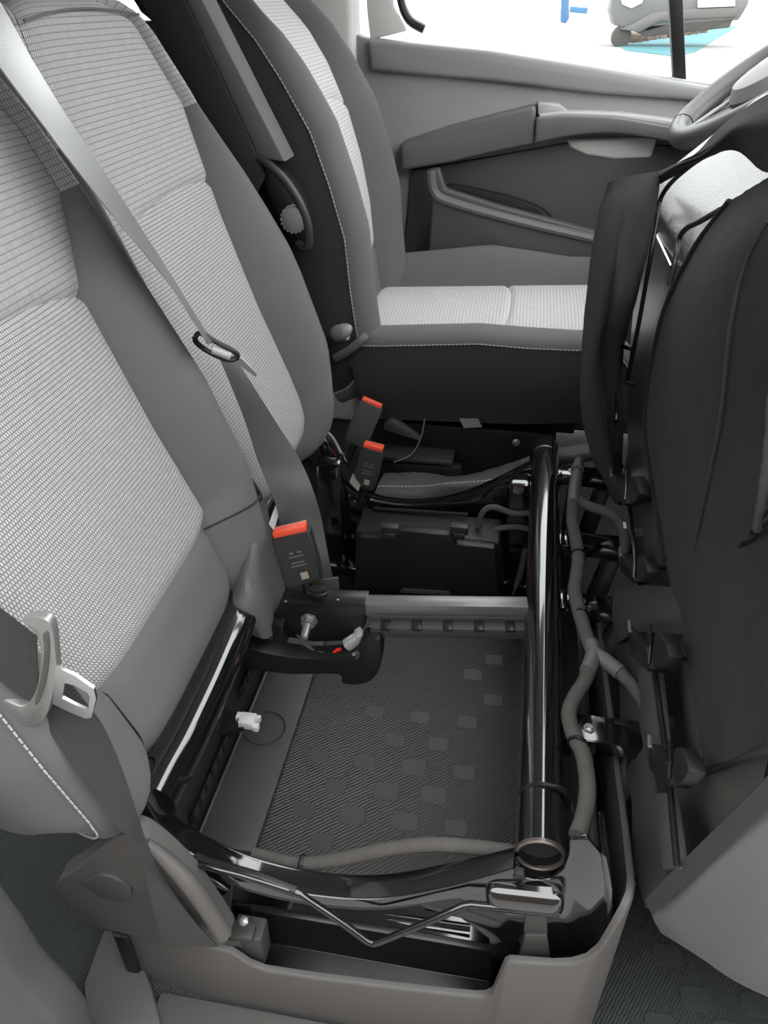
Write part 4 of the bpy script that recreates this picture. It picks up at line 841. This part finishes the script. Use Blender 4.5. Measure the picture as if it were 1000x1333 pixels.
for u, v in ((868, 1243), (906, 1300), (985, 1308), (950, 1345), (860, 1335)):
    c = P(u, v, Z=0)
    mk('floor_pad', *g_prism([c+V((x, y, -.001)) for x, y in [(.020, -.009), (.020, .009), (.013, .015), (-.013, .015), (-.020, .009), (-.020, -.009), (-.013, -.015), (.013, -.015)]], (0, 0, .0025), .0006, 1), 'floorpad', bpy.data.objects['floor'])

# ------------------------------------------------------------------ outside
GZ = -.55
gr = struct(mk('ground', *g_box((0, 40, GZ-.05), (200, 160, .1), bev=0), 'ground'))
struct(mk('added_shade_wall', *g_box((0, -2.7, 1.1), (14, .3, 3.3), bev=0), 'shade_wall'))  # unseen wall, added to dim near-side light and brown the reflections
tl = struct(mk('ground_marking', *g_prism([P(806, 60, Z=GZ), P(850, 52, Z=GZ), P(930, 34, Z=GZ), P(960, 34, Z=GZ), P(905, 68, Z=GZ), P(880, 74, Z=GZ), P(815, 66, Z=GZ)], (0, 0, .02), 0), 'teal'))
w0 = P(810, 61, Z=GZ); cy = w0.y
car = thing('parked_car', 'pale silver parked car seen through the driver window', 'car', w0)
def CP(u, v): return P(u, v, Y=cy)
mk('body', *g_prism([CP(800, -75), CP(797, -15), CP(795, 12), CP(800, 33), CP(815, 36), CP(842, 42), CP(870, 34), CP(962, 26), CP(975, 5), CP(985, -75)], (0, 2.0, 0), .05, 2), 'carpaint', car)
mk('bumper', *g_prism([CP(806, 38), CP(822, 32), CP(850, 16), CP(880, 12), CP(960, 9), CP(958, 22), CP(880, 26), CP(858, 28), CP(832, 42)], (0, -.12, 0), .03), 'bumper', car)
mk('headlamp', *g_prism([CP(806, -8), CP(838, -4), CP(836, 4), CP(822, 11), CP(810, 6)], (0, -.08, 0), .02), 'lampglass', car)
mk('number_plate', *g_prism([CP(908, -2), CP(956, -4), CP(956, 8), CP(908, 10)], (0, -.16, 0), .01), 'white', car)
wl = mk('wheel', *g_lathe(CP(808, 48)+V((0, .25, 0)), (.25, -1, 0), [(0, .22), (.02, .36), (.22, .36), (.25, .24)], 28), 'tyre', car)
mk('underbody', *g_prism([CP(815, 36), CP(880, 30), CP(955, 24), CP(950, 36), CP(842, 48)], (0, 1.5, 0), .03), 'tyre', car)
br = thing('dry_brush', 'brown dry brush on the ground under the parked car', 'brush', P(845, 58, Z=GZ))
for i in range(9):
    c = P(828+i*11, 57-i*1.6, Z=GZ); r = .22+.08*random.random()
    bm = bmesh.new(); bmesh.ops.create_icosphere(bm, subdivisions=2, radius=r)
    for v in bm.verts: v.co = V((v.co.x*1.3, v.co.y, v.co.z*.9))*(1+.35*(random.random()-.5))+c+V((0, .9, r*.55))
    from_bm('tuft', bm, 'brush', br, flat=True)
bl = thing('blue_barrier', 'pale blue upright barrier far outside the window', 'barrier', P(738, 30, Z=GZ))
by = P(738, 30, Z=GZ).y
mk('post', *g_prism([P(731, -60, Y=by), P(742, -60, Y=by), P(741, 24, Y=by), P(737, 30, Y=by), P(730, 29, Y=by)], (0, .4, 0), .05), 'bluecloth', bl)
mk('rail', *g_prism([P(742, 8, Y=by), P(766, 10, Y=by), P(764, 18, Y=by), P(742, 16, Y=by)], (0, .2, 0), .03), 'bluecloth', bl)
